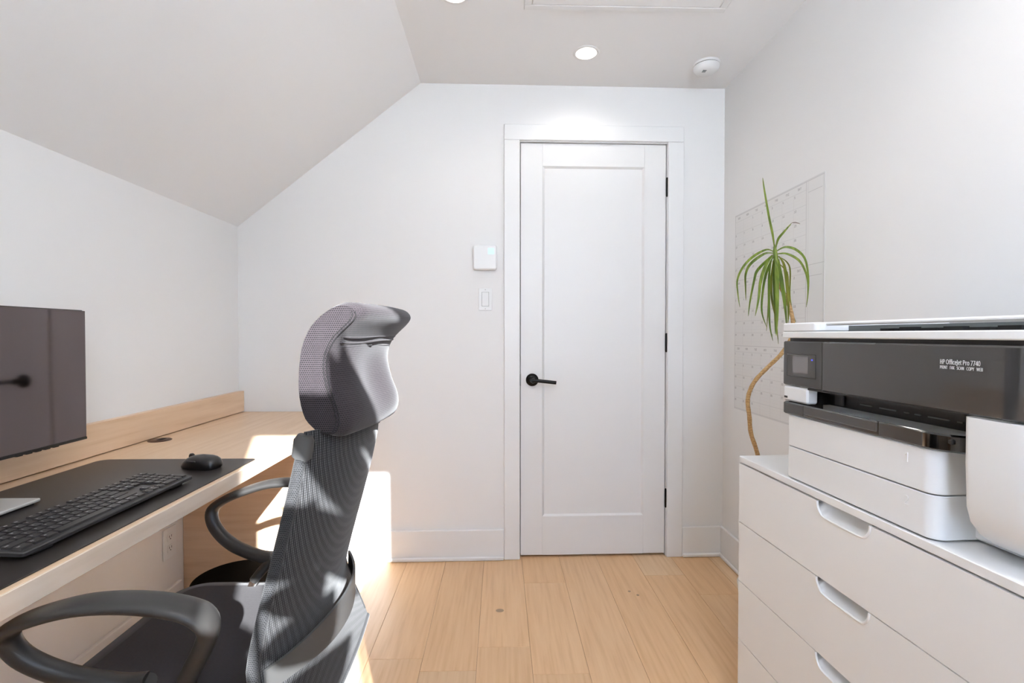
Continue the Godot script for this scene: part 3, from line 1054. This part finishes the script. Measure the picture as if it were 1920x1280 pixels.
	put("feeder_slot", box(Vector3(0.098, 0.3605, D + 0.01), Vector3(0.545, 0.374, -0.075)), M.grey_plastic, lid)
	for k in 7:
		var x := 0.20 + k * 0.045
		put("feeder_rib", box(Vector3(x, 0.3605, -0.076), Vector3(x + 0.034, 0.3665 + 0.002 * (k % 2), -0.062)), M.dark_gap, lid)
	put("lid_gasket", box(Vector3(-0.012, 0.336, D + 0.01), Vector3(0.540, 0.3458, -0.012)), M.slot_black, p)

func fit(o: MeshInstance3D, wide: float):
	var b := o.mesh.get_aabb()
	var k := wide / maxf(b.size.x, 1e-5)
	o.scale = Vector3(k, 1.0, 1.0)

# =====================================================================
# monitor
# =====================================================================
func build_monitor():
	var zc := -0.955
	var m := thing("monitor", "wide black computer monitor on a silver base at the back of the desk", "monitor", Vector3(-1.06, DESK_Y, zc), PI / 2.0)
	# local: x to the user's right, z towards the user
	var y0 := 0.104
	var y1 := 0.431
	put("housing", box(Vector3(-0.3065, y0, -0.028), Vector3(0.3065, y1, 0.0), 0.004), M.screen_edge, m)
	put("screen", box(Vector3(-0.305, y0 + 0.0045, -0.001), Vector3(0.305, y1 - 0.002, 0.0022), 0.0006), M.screen, m)
	put("chin", box(Vector3(-0.3065, y0 - 0.002, -0.004), Vector3(0.3065, y0 + 0.0042, 0.003), 0.001), M.screen_edge, m)
	for k in 5:
		put("button", box(Vector3(0.13 + k * 0.022, y0 - 0.0045, -0.008), Vector3(0.143 + k * 0.022, y0 - 0.0005, -0.001)), M.black_metal, m)
	put("stand_neck", box(Vector3(-0.04, 0.008, -0.075), Vector3(0.04, 0.30, -0.045), 0.006), M.silver, m)
	put("stand_mount", box(Vector3(-0.06, 0.20, -0.05), Vector3(0.06, 0.32, -0.026), 0.006), M.screen_edge, m)
	var b := put("stand_base", extrude(rrect(-0.115, -0.115, 0.118, 0.062, [0.006, 0.006, 0.006, 0.006]), 0.007, 0.0135, 0.0015), M.silver, m)
	b.set_meta("label", "flat silver base plate")
	put("base_pad", extrude(rrect(-0.108, -0.108, 0.111, 0.056, [0.006, 0.006, 0.006, 0.006]), 0.0026, 0.0072), M.screen_edge, m)

# =====================================================================
# wall planner
# =====================================================================
func build_calendar():
	var c := thing("wall_calendar", "large white quarterly wall planner with thin grey grid on the right wall", "calendar", Vector3(RIGHT_X - 0.0005, 0.752, -1.937), -PI / 2.0)
	var W := 0.626
	var Hh := 0.905
	put("sheet", box(Vector3(-W / 2, 0, 0.0), Vector3(W / 2, Hh, 0.0012)), plain(Color(0.90, 0.895, 0.89), 0.6), c)
	var img := planner_image(1024, 1480)
	var pm := plain(Color.WHITE, 0.6)
	pm.albedo_texture = ImageTexture.create_from_image(img)
	var st := begin()
	var z := 0.0016
	var v := [Vector3(-W / 2 + 0.001, 0.001, z), Vector3(W / 2 - 0.001, 0.001, z), Vector3(W / 2 - 0.001, Hh - 0.001, z), Vector3(-W / 2 + 0.001, Hh - 0.001, z)]
	var uv := [Vector2(0, 1), Vector2(1, 1), Vector2(1, 0), Vector2(0, 0)]
	for t in [0, 2, 1, 0, 3, 2]:
		st.set_normal(Vector3(0, 0, 1))
		st.set_uv(uv[t])
		st.add_vertex(v[t])
	put("printed_grid", st.commit(), pm, c)

var bits := {
	"0": [7, 5, 5, 5, 7], "1": [2, 6, 2, 2, 7], "2": [7, 1, 7, 4, 7], "3": [7, 1, 7, 1, 7], "4": [5, 5, 7, 1, 1], "5": [7, 4, 7, 1, 7], "6": [7, 4, 7, 5, 7], "7": [7, 1, 2, 2, 2], "8": [7, 5, 7, 5, 7], "9": [7, 5, 7, 1, 7],
	"A": [2, 5, 7, 5, 5], "D": [6, 5, 5, 5, 6], "E": [7, 4, 6, 4, 7], "F": [7, 4, 6, 4, 4], "H": [5, 5, 7, 5, 5], "I": [7, 2, 2, 2, 7], "M": [5, 7, 7, 5, 5], "N": [6, 5, 5, 5, 5], "O": [7, 5, 5, 5, 7], "R": [6, 5, 6, 5, 5], "S": [7, 4, 7, 1, 7], "T": [7, 2, 2, 2, 2], "U": [5, 5, 5, 5, 7], "W": [5, 5, 7, 7, 5]}

func stamp(img: Image, text: String, x: int, y: int, k: int, col: Color):
	for ch in text:
		if bits.has(ch):
			for r in 5:
				for b in 3:
					if (bits[ch][r] >> (2 - b)) & 1:
						img.fill_rect(Rect2i(x + b * k, y + r * k, k, k), col)
		x += 4 * k

func planner_image(w: int, h: int) -> Image:
	var img := Image.create(w, h, true, Image.FORMAT_RGB8)
	img.fill(Color(0.90, 0.895, 0.89))
	var line := Color(0.835, 0.828, 0.822)
	var strong := Color(0.78, 0.772, 0.766)
	var ink := Color(0.68, 0.67, 0.665)
	img.fill_rect(Rect2i(0, 0, w, 9), Color(0.85, 0.845, 0.84))
	img.fill_rect(Rect2i(0, h - 12, w, 12), Color(0.85, 0.845, 0.84))
	img.fill_rect(Rect2i(0, 0, 5, h), strong)
	img.fill_rect(Rect2i(w - 12, 0, 12, h), Color(0.86, 0.855, 0.85))
	var days := ["SUN", "MON", "TUE", "WED", "THU", "FRI", "SAT"]
	var gx := 860
	var cw := gx / 7.0
	var mh := h / 3.0
	for m in 3:
		var y0 := int(m * mh) + 8
		img.fill_rect(Rect2i(0, y0, w, 3), strong)
		img.fill_rect(Rect2i(0, y0 + 46, gx, 3), line)
		img.fill_rect(Rect2i(gx + 18, y0 + 66, w - gx - 36, 3), strong)
		img.fill_rect(Rect2i(gx, y0, 4, int(mh)), strong)
		img.fill_rect(Rect2i(gx + 18, y0, 3, int(mh)), line)
		var rh := (mh - 54.0) / 5.0
		for d in 7:
			stamp(img, days[d], int((d + 0.5) * cw) - 18, y0 + 16, 3, ink)
			img.fill_rect(Rect2i(int(d * cw), y0 + 46, 2, int(mh) - 54), line)
		var start: int = [2, 5, 0][m]
		for r in 5:
			var yy := y0 + 46 + int(r * rh)
			img.fill_rect(Rect2i(0, yy, gx, 3), line)
			for q in 3:
				img.fill_rect(Rect2i(6, yy + int(rh * (q + 1) / 4.0), gx - 10, 1), Color(0.865, 0.86, 0.855))
			for d in 7:
				var n := r * 7 + d - start + 1
				if n >= 1 and n <= 31:
					stamp(img, str(n), int(d * cw) + 8, yy + 9, 3, ink)
	img.generate_mipmaps()
	return img

# =====================================================================
# plant
# =====================================================================
func zoomed(x: float, y: float) -> Vector2:
	return Vector2(1340.0 + x * 0.28112, 300.0 + y * 0.28125)

func build_plant():
	var depth := 1.68
	var base := Vector3(0.945, 0, -1.66)
	var t := thing("dracaena", "potted dragon tree with a bent bare trunk and drooping strap leaves behind the printer", "plant", base)
	put("pot", lathe([Vector2(0.075, 0.0), Vector2(0.082, 0.01), Vector2(0.10, 0.20), Vector2(0.102, 0.215), Vector2(0.094, 0.215), Vector2(0.090, 0.195)], 36), M.pot, t)
	put("soil", lathe([Vector2(0.089, 0.18), Vector2(0.089, 0.198), Vector2(0.0, 0.203)], 30), M.soil, t)
	var tp := [Vector3(0.945, 0.19, -1.66), Vector3(0.955, 0.35, -1.665), Vector3(0.945, 0.52, -1.67)]
	for q in [[1420, 850], [1408, 812], [1405, 780], [1402, 755], [1405, 735], [1417, 712], [1440, 688], [1466, 662], [1484, 632], [1487, 606], [1482, 580], [1472, 555], [1463, 535], [1458, 508], [1455, 488]]:
		tp.append(px(q[0], q[1], depth))
	var sp := curve(tp, 5)
	var rad := []
	for i in sp.size():
		var f := float(i) / sp.size()
		rad.append(lerpf(0.0075, 0.0062, f) * (1.0 + 0.05 * sin(i * 1.9)))
		sp[i] -= base
	put("trunk", sweep(sp, rad, rad, Vector3(0, 0, 1), 12), M.bark, t)
	var leaves := [
		[[[400, 600], [385, 500], [360, 380], [330, 200], [320, 118]], 13.0, 0.0, 0],
		[[[405, 600], [420, 530], [460, 480], [515, 418]], 12.0, 0.03, 0],
		[[[395, 612], [345, 597], [260, 640], [190, 710], [150, 800], [155, 900], [168, 980]], 11.0, 0.02, 0],
		[[[390, 620], [330, 625], [240, 690], [205, 760], [205, 850], [208, 935]], 13.0, -0.03, 0],
		[[[385, 632], [340, 675], [280, 740], [262, 800], [235, 940], [224, 1040]], 13.0, 0.05, 1],
		[[[385, 636], [340, 700], [305, 800], [290, 930], [270, 1040]], 17.0, 0.07, 0],
		[[[388, 645], [350, 730], [325, 830], [312, 1000], [345, 1110]], 13.0, 0.03, 1],
		[[[385, 655], [365, 700], [360, 850], [355, 1000], [345, 1140]], 9.0, -0.02, 2],
		[[[390, 670], [375, 800], [380, 930], [405, 1050], [425, 1225]], 13.0, 0.04, 2],
		[[[405, 650], [410, 760], [412, 1000], [410, 1170]], 24.0, 0.08, 0],
		[[[425, 660], [440, 800], [462, 940], [480, 1095]], 24.0, 0.05, 1],
		[[[425, 640], [460, 700], [480, 850], [490, 1000], [488, 1090]], 17.0, 0.02, 2],
		[[[415, 605], [470, 580], [540, 598], [600, 660], [622, 780], [620, 900], [610, 980]], 13.0, 0.03, 0],
		[[[420, 625], [480, 625], [560, 670], [605, 750], [620, 830], [618, 930]], 13.0, 0.06, 0],
		[[[430, 645], [480, 680], [502, 740], [500, 900], [520, 1020], [542, 1080]], 8.0, -0.02, 2],
		[[[380, 660], [362, 760], [360, 950], [366, 1100], [388, 1205]], 13.0, 0.06, 1],
		[[[395, 665], [392, 800], [400, 1000], [404, 1160]], 14.0, 0.03, 1],
		[[[430, 690], [480, 750], [490, 850], [500, 960]], 9.0, 0.0, 2],
		[[[400, 665], [430, 760], [455, 860], [470, 1000], [476, 1090]], 16.0, 0.0, 1]]
	for L in leaves:
		var pts := []
		var n: int = L[0].size()
		for i in n:
			var q := zoomed(L[0][i][0], L[0][i][1])
			pts.append(px(q.x, q.y, depth - L[2] * sin(PI * 0.5 * i / (n - 1))) - base)
		put("leaf", leaf_mesh(curve(pts, 6), L[1] * 1.45 * 0.28112 * depth / F), M.leaf[L[3]], t)
	var sheath := []
	for q in [[1456.0, 500.0], [1454.5, 484.0], [1453.0, 470.0], [1452.0, 458.0]]:
		sheath.append(px(q[0], q[1], depth) - base)
	put("leaf_sheath", sweep(sheath, [0.0085, 0.0085, 0.007, 0.002], [0.0085, 0.0085, 0.007, 0.002], Vector3(0, 0, 1), 10), M.leaf[0], t)
	var dry := []
	for q in [[515, 418], [540, 416], [570, 425]]:
		var z := zoomed(q[0], q[1])
		dry.append(px(z.x, z.y, depth - 0.03) - base)
	put("dry_leaf_tip", leaf_mesh(curve(dry, 3), 0.002), M.leaf_dry, t)

func leaf_mesh(pts: Array, wide: float) -> ArrayMesh:
	var g := []
	var n := pts.size()
	for i in n:
		var a: Vector3 = pts[maxi(i - 1, 0)]
		var b: Vector3 = pts[mini(i + 1, n - 1)]
		var t := (b - a).normalized()
		var s := t.cross(Vector3(0.25, 0.1, 1.0)).normalized()
		var u := s.cross(t).normalized()
		var f := float(i) / (n - 1)
		var w := wide * 0.5 * (0.30 + 0.70 * smoothstep(0.0, 0.35, f)) * (1.0 - pow(f, 3.2)) + 0.0004
		g.append([pts[i] - s * w + u * w * 0.35, pts[i], pts[i] + s * w + u * w * 0.35])
	return sheet(g, 0.0007)

# =====================================================================
# wastebasket
# =====================================================================
func build_wastebasket():
	var w := thing("wastebasket", "round black wastebasket under the desk beside the wooden end panel", "bin", Vector3(-0.925, 0, -1.70))
	put("shell", lathe([Vector2(0.105, 0.0), Vector2(0.108, 0.004), Vector2(0.130, 0.246), Vector2(0.133, 0.252), Vector2(0.128, 0.252), Vector2(0.125, 0.244), Vector2(0.104, 0.010), Vector2(0.0, 0.008)], 44), M.bin, w)
	put("rim", lathe([Vector2(0.129, 0.244), Vector2(0.1345, 0.246), Vector2(0.1345, 0.252), Vector2(0.129, 0.254)], 44), M.bin, w)

# =====================================================================
# ceiling: lamps, smoke alarm, attic hatch
# =====================================================================
func build_ceiling_things():
	var glow := plain(Color(1, 1, 1), 0.4)
	glow.emission_enabled = true
	glow.emission = Color(1.0, 0.95, 0.88)
	glow.emission_energy_multiplier = 3.0
	var spots := [[Vector3(0.372, CEIL_Y, -2.083), "round white recessed ceiling lamp lit above the door"], [Vector3(-0.160, CEIL_Y, -1.735), "round white recessed ceiling lamp lit beside the sloped ceiling"], [Vector3(-0.160, CEIL_Y, -0.35), "unseen round white ceiling lamp added over the desk chair to brighten the room"], [Vector3(0.72, CEIL_Y, -0.45), "unseen round white ceiling lamp added to brighten the printer side"]]  # the last two lamps are added out of view to lift the light level
	for s in spots:
		var o := thing("ceiling_lamp", s[1], "lamp", s[0], 0.0, "recessed ceiling lamps")
		put("trim_ring", lathe([Vector2(0.046, -0.003), Vector2(0.050, -0.0045), Vector2(0.056, -0.002), Vector2(0.057, 0.0)], 44), M.trim, o)
		put("lens", lathe([Vector2(0.046, -0.001), Vector2(0.044, -0.0032), Vector2(0.0, -0.0036)], 40), glow, o)
		var l := SpotLight3D.new()
		l.name = "lamp_light"
		o.add_child(l)
		l.position = Vector3(0, -0.012, 0)
		l.rotation.x = -PI / 2.0
		l.spot_angle = 78.0
		l.spot_angle_attenuation = 0.6
		l.spot_range = 8.0
		l.spot_attenuation = 2.0
		l.light_energy = 0.085 if s[0].z < -1.0 else 0.42
		l.light_color = Color(1.0, 0.975, 0.95)
		l.light_size = 0.044
		l.shadow_enabled = true
	var sa := thing("smoke_alarm", "round white smoke alarm on the ceiling by the right wall", "smoke alarm", Vector3(0.925, CEIL_Y, -2.155))
	put("base_ring", lathe([Vector2(0.050, -0.010), Vector2(0.056, -0.009), Vector2(0.057, 0.0)], 40), M.white_plastic, sa)
	put("vent_band", lathe([Vector2(0.052, -0.0125), Vector2(0.0525, -0.0095)], 40), M.grey_plastic, sa)
	put("cover", lathe([Vector2(0.0, -0.040), Vector2(0.030, -0.0395), Vector2(0.046, -0.034), Vector2(0.054, -0.022), Vector2(0.055, -0.0125), Vector2(0.05, -0.0122)], 40), M.white_plastic, sa)
	for k in 5:
		put("sounder_slot", box(Vector3(-0.024, -0.0405, 0.006 + k * 0.004), Vector3(-0.008, -0.039, 0.0075 + k * 0.004)), M.grey_plastic, sa)
	var h := thing("attic_hatch", "white flat attic hatch with a thin frame in the ceiling", "hatch", Vector3(0.465, CEIL_Y, -1.42))
	put("panel", box(Vector3(-0.345, -0.004, -0.36), Vector3(0.345, -0.0002, 0.36), 0.001), M.ceiling, h)
	for s in [-1.0, 1.0]:
		put("frame_strip", box(Vector3(-0.375, -0.005, s * 0.376 - 0.014), Vector3(0.375, -0.0002, s * 0.376 + 0.014), 0.002), M.trim, h)
		put("frame_strip", box(Vector3(s * 0.361 - 0.014, -0.005, -0.3615), Vector3(s * 0.361 + 0.014, -0.0002, 0.3615), 0.002), M.trim, h)

# =====================================================================
# things on the walls
# =====================================================================
func build_wall_things():
	var th := wall_thing("thermostat", "square white thermostat with a small lit display above the light switch", "thermostat", -1.181, 1.472)
	var body := rrect(-0.0575, -0.060, 0.0575, 0.060, [0.012, 0.012, 0.012, 0.012], 6)
	var stand := Transform3D(turned("z"), Vector3.ZERO)
	put("back_plate", extrude(inset(body, 0.004), 0.0, 0.008), M.white_plastic, th, stand)
	put("cover", loft([inset(body, 0.002), body, body, inset(body, 0.005), inset(body, 0.007)], [0.006, 0.009, 0.022, 0.028, 0.0285]), M.white_plastic, th, stand)
	var disp := plain(Color(0.8, 0.9, 0.92), 0.2)
	disp.emission_enabled = true
	disp.emission = Color(0.72, 0.9, 0.95)
	disp.emission_energy_multiplier = 0.35
	put("display", box(Vector3(0.014, 0.014, 0.0284), Vector3(0.044, 0.044, 0.0290)), disp, th)
	var sw := wall_thing("light_switch", "white rocker light switch beside the door casing", "switch", -1.180, 1.2715)
	put("plate", extrude(rrect(-0.032, -0.0535, 0.032, 0.0535, [0.003, 0.003, 0.003, 0.003]), 0.0, 0.0055, 0.0015), M.white_plastic, sw, stand)
	put("surround", box(Vector3(-0.0175, -0.0345, 0.005), Vector3(0.0175, 0.0345, 0.0060)), M.grey_plastic, sw)
	var rk := put("rocker", box(Vector3(-0.0165, -0.0335, -0.004), Vector3(0.0165, 0.0335, 0.0035), 0.001), M.white_plastic, sw, Transform3D(Basis(Vector3(1, 0, 0), 0.05), Vector3(0, 0, 0.0055)))
	rk.set_meta("label", "tilted rocker paddle")
	for s in [-1.0, 1.0]:
		put("screw", lathe([Vector2(0.0026, 0.005), Vector2(0.0026, 0.0060), Vector2(0.0, 0.0063)], 12), M.silver, sw, Transform3D(turned("z"), Vector3(0, 0.046 * s, 0)))
	var ou := thing("wall_outlet", "white double wall outlet under the desk", "outlet", Vector3(LEFT_X, 0.315, -1.844), PI / 2.0)
	put("plate", extrude(rrect(-0.035, -0.0575, 0.035, 0.0575, [0.003, 0.003, 0.003, 0.003]), 0.0, 0.0055, 0.0015), M.white_plastic, ou, stand)
	for s in [-1.0, 1.0]:
		var rc := put("receptacle", extrude(rrect(-0.0165, 0.021 * s - 0.014, 0.0165, 0.021 * s + 0.014, [0.006, 0.006, 0.006, 0.006]), 0.004, 0.0070, 0.0006), M.white_plastic, ou, stand)
		for q in [[-0.0065, 0.004], [0.0055, 0.004]]:
			put("slot", box(Vector3(q[0] - 0.0009, 0.006, -0.021 * s - 0.004 - q[1]), Vector3(q[0] + 0.0009, 0.0073, -0.021 * s + 0.004 - q[1])), M.dark_gap, rc)
		put("slot", lathe([Vector2(0.0022, 0.006), Vector2(0.0022, 0.0073)], 10), M.dark_gap, rc, moved(Vector3(0, 0, -0.021 * s + 0.006)))

# =====================================================================
# things on the desk
# =====================================================================
func build_desk_things():
	var mt := thing("desk_mat", "large charcoal leather desk mat with rounded corners", "desk mat", Vector3(-0.942, DESK_Y, -0.97))
	put("pad", extrude(rrect(-0.226, -0.473, 0.222, 0.45, [0.03, 0.012, 0.03, 0.03], 8), 0.0001, 0.0026, 0.0006), M.mat, mt)
	# mouse: local x to the user's right, z towards the user
	var ms := thing("mouse", "black wireless mouse on the desk mat", "mouse", Vector3(-0.822, DESK_Y + 0.0026, -1.345), PI / 2.0 - 0.25)
	var ol := PackedVector2Array()
	for i in 40:
		var a := TAU * i / 40.0
		var z := sin(a) * 0.056
		var wv := 0.031 - 0.0035 * cos(z / 0.056 * PI) * 0.6 + 0.002 * (z / 0.056)
		ol.append(Vector2(signf(cos(a)) * pow(absf(cos(a)), 0.72) * wv, signf(sin(a)) * pow(absf(sin(a)), 0.9) * 0.056))
	var polys := []
	var hs := []
	for k in 11:
		var f := k / 10.0
		var q := PackedVector2Array()
		var sc := sqrt(maxf(1.0 - pow(f, 2.6), 0.0)) if f > 0.0 else 1.0
		sc = maxf(sc, 0.05)
		if k == 0: sc = 0.95
		for v in ol:
			q.append(Vector2(v.x * lerpf(sc, 1.0, 0.15 if f < 0.9 else 0.0), v.y * sc + 0.010 * f))
		polys.append(q)
		hs.append(0.002 + 0.036 * f)
	put("shell", loft(polys, hs), M.mouse, ms)
	put("foot", extrude(inset(ol, 0.006), 0.0, 0.0025), M.mouse, ms)
	put("scroll_wheel", lathe([Vector2(0.007, -0.0035), Vector2(0.009, -0.002), Vector2(0.009, 0.002), Vector2(0.007, 0.0035)], 20), M.mouse, ms, Transform3D(turned("x"), Vector3(0, 0.0295, -0.030)))
	put("thumb_button", box(Vector3(-0.032, 0.021, -0.018), Vector3(-0.027, 0.026, 0.012), 0.002), M.mouse, ms)
	build_keyboard()

func build_keyboard():
	var kb := thing("keyboard", "full-size black keyboard with number pad on the desk mat", "keyboard", Vector3(-0.828, DESK_Y + 0.0026, -1.005), PI / 2.0)
	var tilt := Transform3D(Basis(Vector3(1, 0, 0), 0.055), Vector3(0, 0.0105, 0))
	var L := 0.430
	var Dp := 0.126
	put("body", extrude(rrect(-L / 2, -Dp / 2, L / 2, Dp / 2, [0.006, 0.006, 0.006, 0.006], 5), 0.0, 0.0085, 0.0018), M.key, kb, tilt)
	for s in [-1.0, 1.0]:
		put("foot", box(Vector3(s * 0.17 - 0.02, 0.0, -0.052), Vector3(s * 0.17 + 0.02, 0.0125, -0.044), 0.001), M.key, kb)
		put("foot", box(Vector3(s * 0.17 - 0.02, 0.0, 0.044), Vector3(s * 0.17 + 0.02, 0.0075, 0.052), 0.001), M.key, kb)
	var u := 0.01865
	var xs := -L / 2 + 0.0062
	var zs := -Dp / 2 + 0.0125
	var rows := [
		[["Esc", 1], ["", -1], ["F1", 1], ["F2", 1], ["F3", 1], ["F4", 1], ["", -0.5], ["F5", 1], ["F6", 1], ["F7", 1], ["F8", 1], ["", -0.5], ["F9", 1], ["F10", 1], ["F11", 1], ["F12", 1], ["", -0.2], ["Pr", 1], ["Sl", 1], ["Pa", 1], ["", -0.2], ["+", 1], ["-", 1], ["C", 1], ["M", 1]],
		[["`", 1], ["1", 1], ["2", 1], ["3", 1], ["4", 1], ["5", 1], ["6", 1], ["7", 1], ["8", 1], ["9", 1], ["0", 1], ["-", 1], ["=", 1], ["Back", 2], ["", -0.2], ["Ins", 1], ["Hm", 1], ["PU", 1], ["", -0.2], ["Nm", 1], ["/", 1], ["*", 1], ["-", 1]],
		[["Tab", 1.5], ["Q", 1], ["W", 1], ["E", 1], ["R", 1], ["T", 1], ["Y", 1], ["U", 1], ["I", 1], ["O", 1], ["P", 1], ["[", 1], ["]", 1], ["\\", 1.5], ["", -0.2], ["Del", 1], ["End", 1], ["PD", 1], ["", -0.2], ["7", 1], ["8", 1], ["9", 1], ["+", 1, 2]],
		[["Caps", 1.75], ["A", 1], ["S", 1], ["D", 1], ["F", 1], ["G", 1], ["H", 1], ["J", 1], ["K", 1], ["L", 1], [";", 1], ["'", 1], ["Enter", 2.25], ["", -3.4], ["4", 1], ["5", 1], ["6", 1]],
		[["Shift", 2.25], ["Z", 1], ["X", 1], ["C", 1], ["V", 1], ["B", 1], ["N", 1], ["M", 1], [",", 1], [".", 1], ["/", 1], ["Shift", 2.75], ["", -1.2], ["^", 1], ["", -1.2], ["1", 1], ["2", 1], ["3", 1], ["Ent", 1, 2]],
		[["Ctrl", 1.25], ["Fn", 1.25], ["Alt", 1.25], ["", 6.25], ["Alt", 1.25], ["Fn", 1.25], ["Mn", 1.25], ["Ctrl", 1.25], ["", -0.2], ["<", 1], ["v", 1], [">", 1], ["", -0.2], ["0", 2], [".", 1]]]
	var cache := {}
	var words := {}
	for r in rows.size():
		var x := xs
		var z := zs + r * 0.01865 + (0.0 if r == 0 else 0.0015)
		for k in rows[r]:
			if k[1] < 0:
				x += -k[1] * u
				continue
			var tall: int = k[2] if k.size() > 2 else 1
			var key := "%.2f_%d" % [k[1], tall]
			var w: float = k[1] * u
			if not cache.has(key):
				var hw := w / 2 - 0.0016
				cache[key] = loft([rrect(-hw, -0.0078, hw, 0.0078 + (tall - 1) * 0.01865, even(4, 0.0012), 2), rrect(-hw + 0.0005, -0.0075, hw - 0.0005, 0.0072 + (tall - 1) * 0.01865, even(4, 0.0014), 2)], [0.0, 0.0038], false)
			var o := put("key", cache[key], M.key, kb, tilt * moved(Vector3(x + w / 2, 0.0085, z)))
			if k[0] != "" and k[0] != "\\":
				if not words.has(k[0]):
					var tm := lettering(k[0], 0.0036 if k[0].length() < 3 else 0.0026, 0.0002)
					tm.curve_step = 8.0
					words[k[0]] = tm
				put("legend", words[k[0]], M.legend, o, Transform3D(Basis(Vector3(1, 0, 0), -PI / 2.0), Vector3(-w / 2 + 0.0062, 0.0039, -0.002)))
			x += w

# =====================================================================
# behind the view: a cabinet and plant added to block sun on floor and chair
# =====================================================================
func build_shade_cabinet():
	var c := thing("added_shade_cabinet", "unseen tall white cabinet with two doors, added to keep sun off the floor", "cabinet", Vector3(0.755, 0, 0.40))
	var wal: Material = M.white_lacquer
	put("carcass", box(Vector3(-0.285, 0.0, -0.14), Vector3(0.285, 1.375, 0.17), 0.002), wal, c)
	put("top_board", box(Vector3(-0.29, 1.375, -0.165), Vector3(0.29, 1.395, 0.17), 0.002), wal, c)
	for s in [-1.0, 1.0]:
		var x: float = 0.143 * s
		var d := put("door", box(Vector3(x - 0.140, 0.06, -0.16), Vector3(x + 0.140, 1.37, -0.142), 0.002), wal, c)
		put("knob", lathe([Vector2(0.006, 0.0), Vector2(0.006, 0.012), Vector2(0.012, 0.018), Vector2(0.0, 0.024)], 16), M.black_metal, d, Transform3D(Basis(Vector3(1, 0, 0), -PI / 2.0), Vector3(0.025 * s, 0.85, -0.16)))

func build_shade_plant():  # unseen plant, added so its leaves shade parts of the chair
	var base := Vector3(0.285, 0, 0.36)
	var t := thing("added_shade_plant", "unseen broad-leaved plant in a white pot, added to throw broken shade on the chair", "plant", base)
	put("pot", lathe([Vector2(0.095, 0.0), Vector2(0.10, 0.01), Vector2(0.12, 0.26), Vector2(0.123, 0.28), Vector2(0.118, 0.28), Vector2(0.1175, 0.255)], 36), M.pot, t)
	put("soil", lathe([Vector2(0.117, 0.24), Vector2(0.117, 0.258), Vector2(0.0, 0.262)], 30), M.soil, t)
	var stem := curve([Vector3(0, 0.25, 0), Vector3(0.04, 0.6, -0.01), Vector3(0.08, 1.0, 0.0), Vector3(0.085, 1.35, 0.0), Vector3(0.05, 1.66, 0.0)], 8)
	var rad := []
	for i in stem.size():
		rad.append(lerpf(0.010, 0.005, float(i) / stem.size()))
	put("stem", sweep(stem, rad, rad, Vector3(0, 0, 1), 10), M.bark, t)
	# leaf: foot height on the stem, direction round it, droop, length
	var stem2 := curve([Vector3(-0.01, 0.25, 0.02), Vector3(-0.09, 0.6, 0.01), Vector3(-0.17, 0.95, 0.0), Vector3(-0.205, 1.34, 0.0)], 8)
	rad.resize(stem2.size())
	put("stem", sweep(stem2, rad, rad, Vector3(0, 0, 1), 10), M.bark, t)
	var spots := [[1.13, 3.1, 0.25, 0.15, 0], [1.40, 3.0, 0.0, 0.25, 0], [1.45, 3.4, -0.15, 0.24, 0], [1.50, 2.9, -0.2, 0.24, 0], [1.54, 3.2, -0.35, 0.23, 0], [1.58, 3.0, -0.1, 0.22, 0], [1.64, 3.1, -0.1, 0.25, 0], [1.60, 2.6, -0.7, 0.19, 0], [1.62, 3.5, -0.9, 0.17, 0], [1.56, 1.5, -0.5, 0.17, 0], [1.42, 4.6, 0.1, 0.16, 0], [1.02, 0.2, -0.4, 0.17, 1], [1.05, 3.0, -0.3, 0.15, 1], [1.10, 0.3, -0.5, 0.17, 1], [1.13, 2.9, -0.6, 0.15, 1], [1.17, 0.2, -0.8, 0.17, 1], [1.20, 3.2, -0.5, 0.14, 1], [1.26, 0.1, -0.7, 0.14, 1], [1.31, 0.3, -1.0, 0.16, 1], [1.33, 2.8, -1.1, 0.15, 1]]
	for q in spots:
		var foot := Vector3(lerpf(0.087, 0.052, smoothstep(1.35, 1.66, q[0])), q[0], 0)
		if q[4] == 1:
			foot.x = lerpf(-0.178, -0.205, (q[0] - 1.0) / 0.34)
		var dir := Vector3(cos(q[1]) * cos(q[2]), -sin(q[2]), -sin(q[1]) * cos(q[2])).normalized()
		var across := dir.cross(Vector3(0.3, -0.45, 0.85)).normalized()
		var up := across.cross(dir).normalized()
		var g := []
		for i in 11:
			var f := i / 10.0
			var w: float = q[3] * (0.26 + 0.08 * q[4]) * sin(PI * pow(clampf(f * 0.94 + 0.06, 0.0, 1.0), 0.85)) + 0.002
			var c: Vector3 = foot + dir * (0.02 + f * q[3]) + up * (0.02 * sin(PI * f))
			g.append([c - across * w + up * w * 0.2, c - across * w * 0.5, c, c + across * w * 0.5, c + across * w + up * w * 0.2])
		put("leaf", sheet(g, 0.001), M.leaf[1], t)
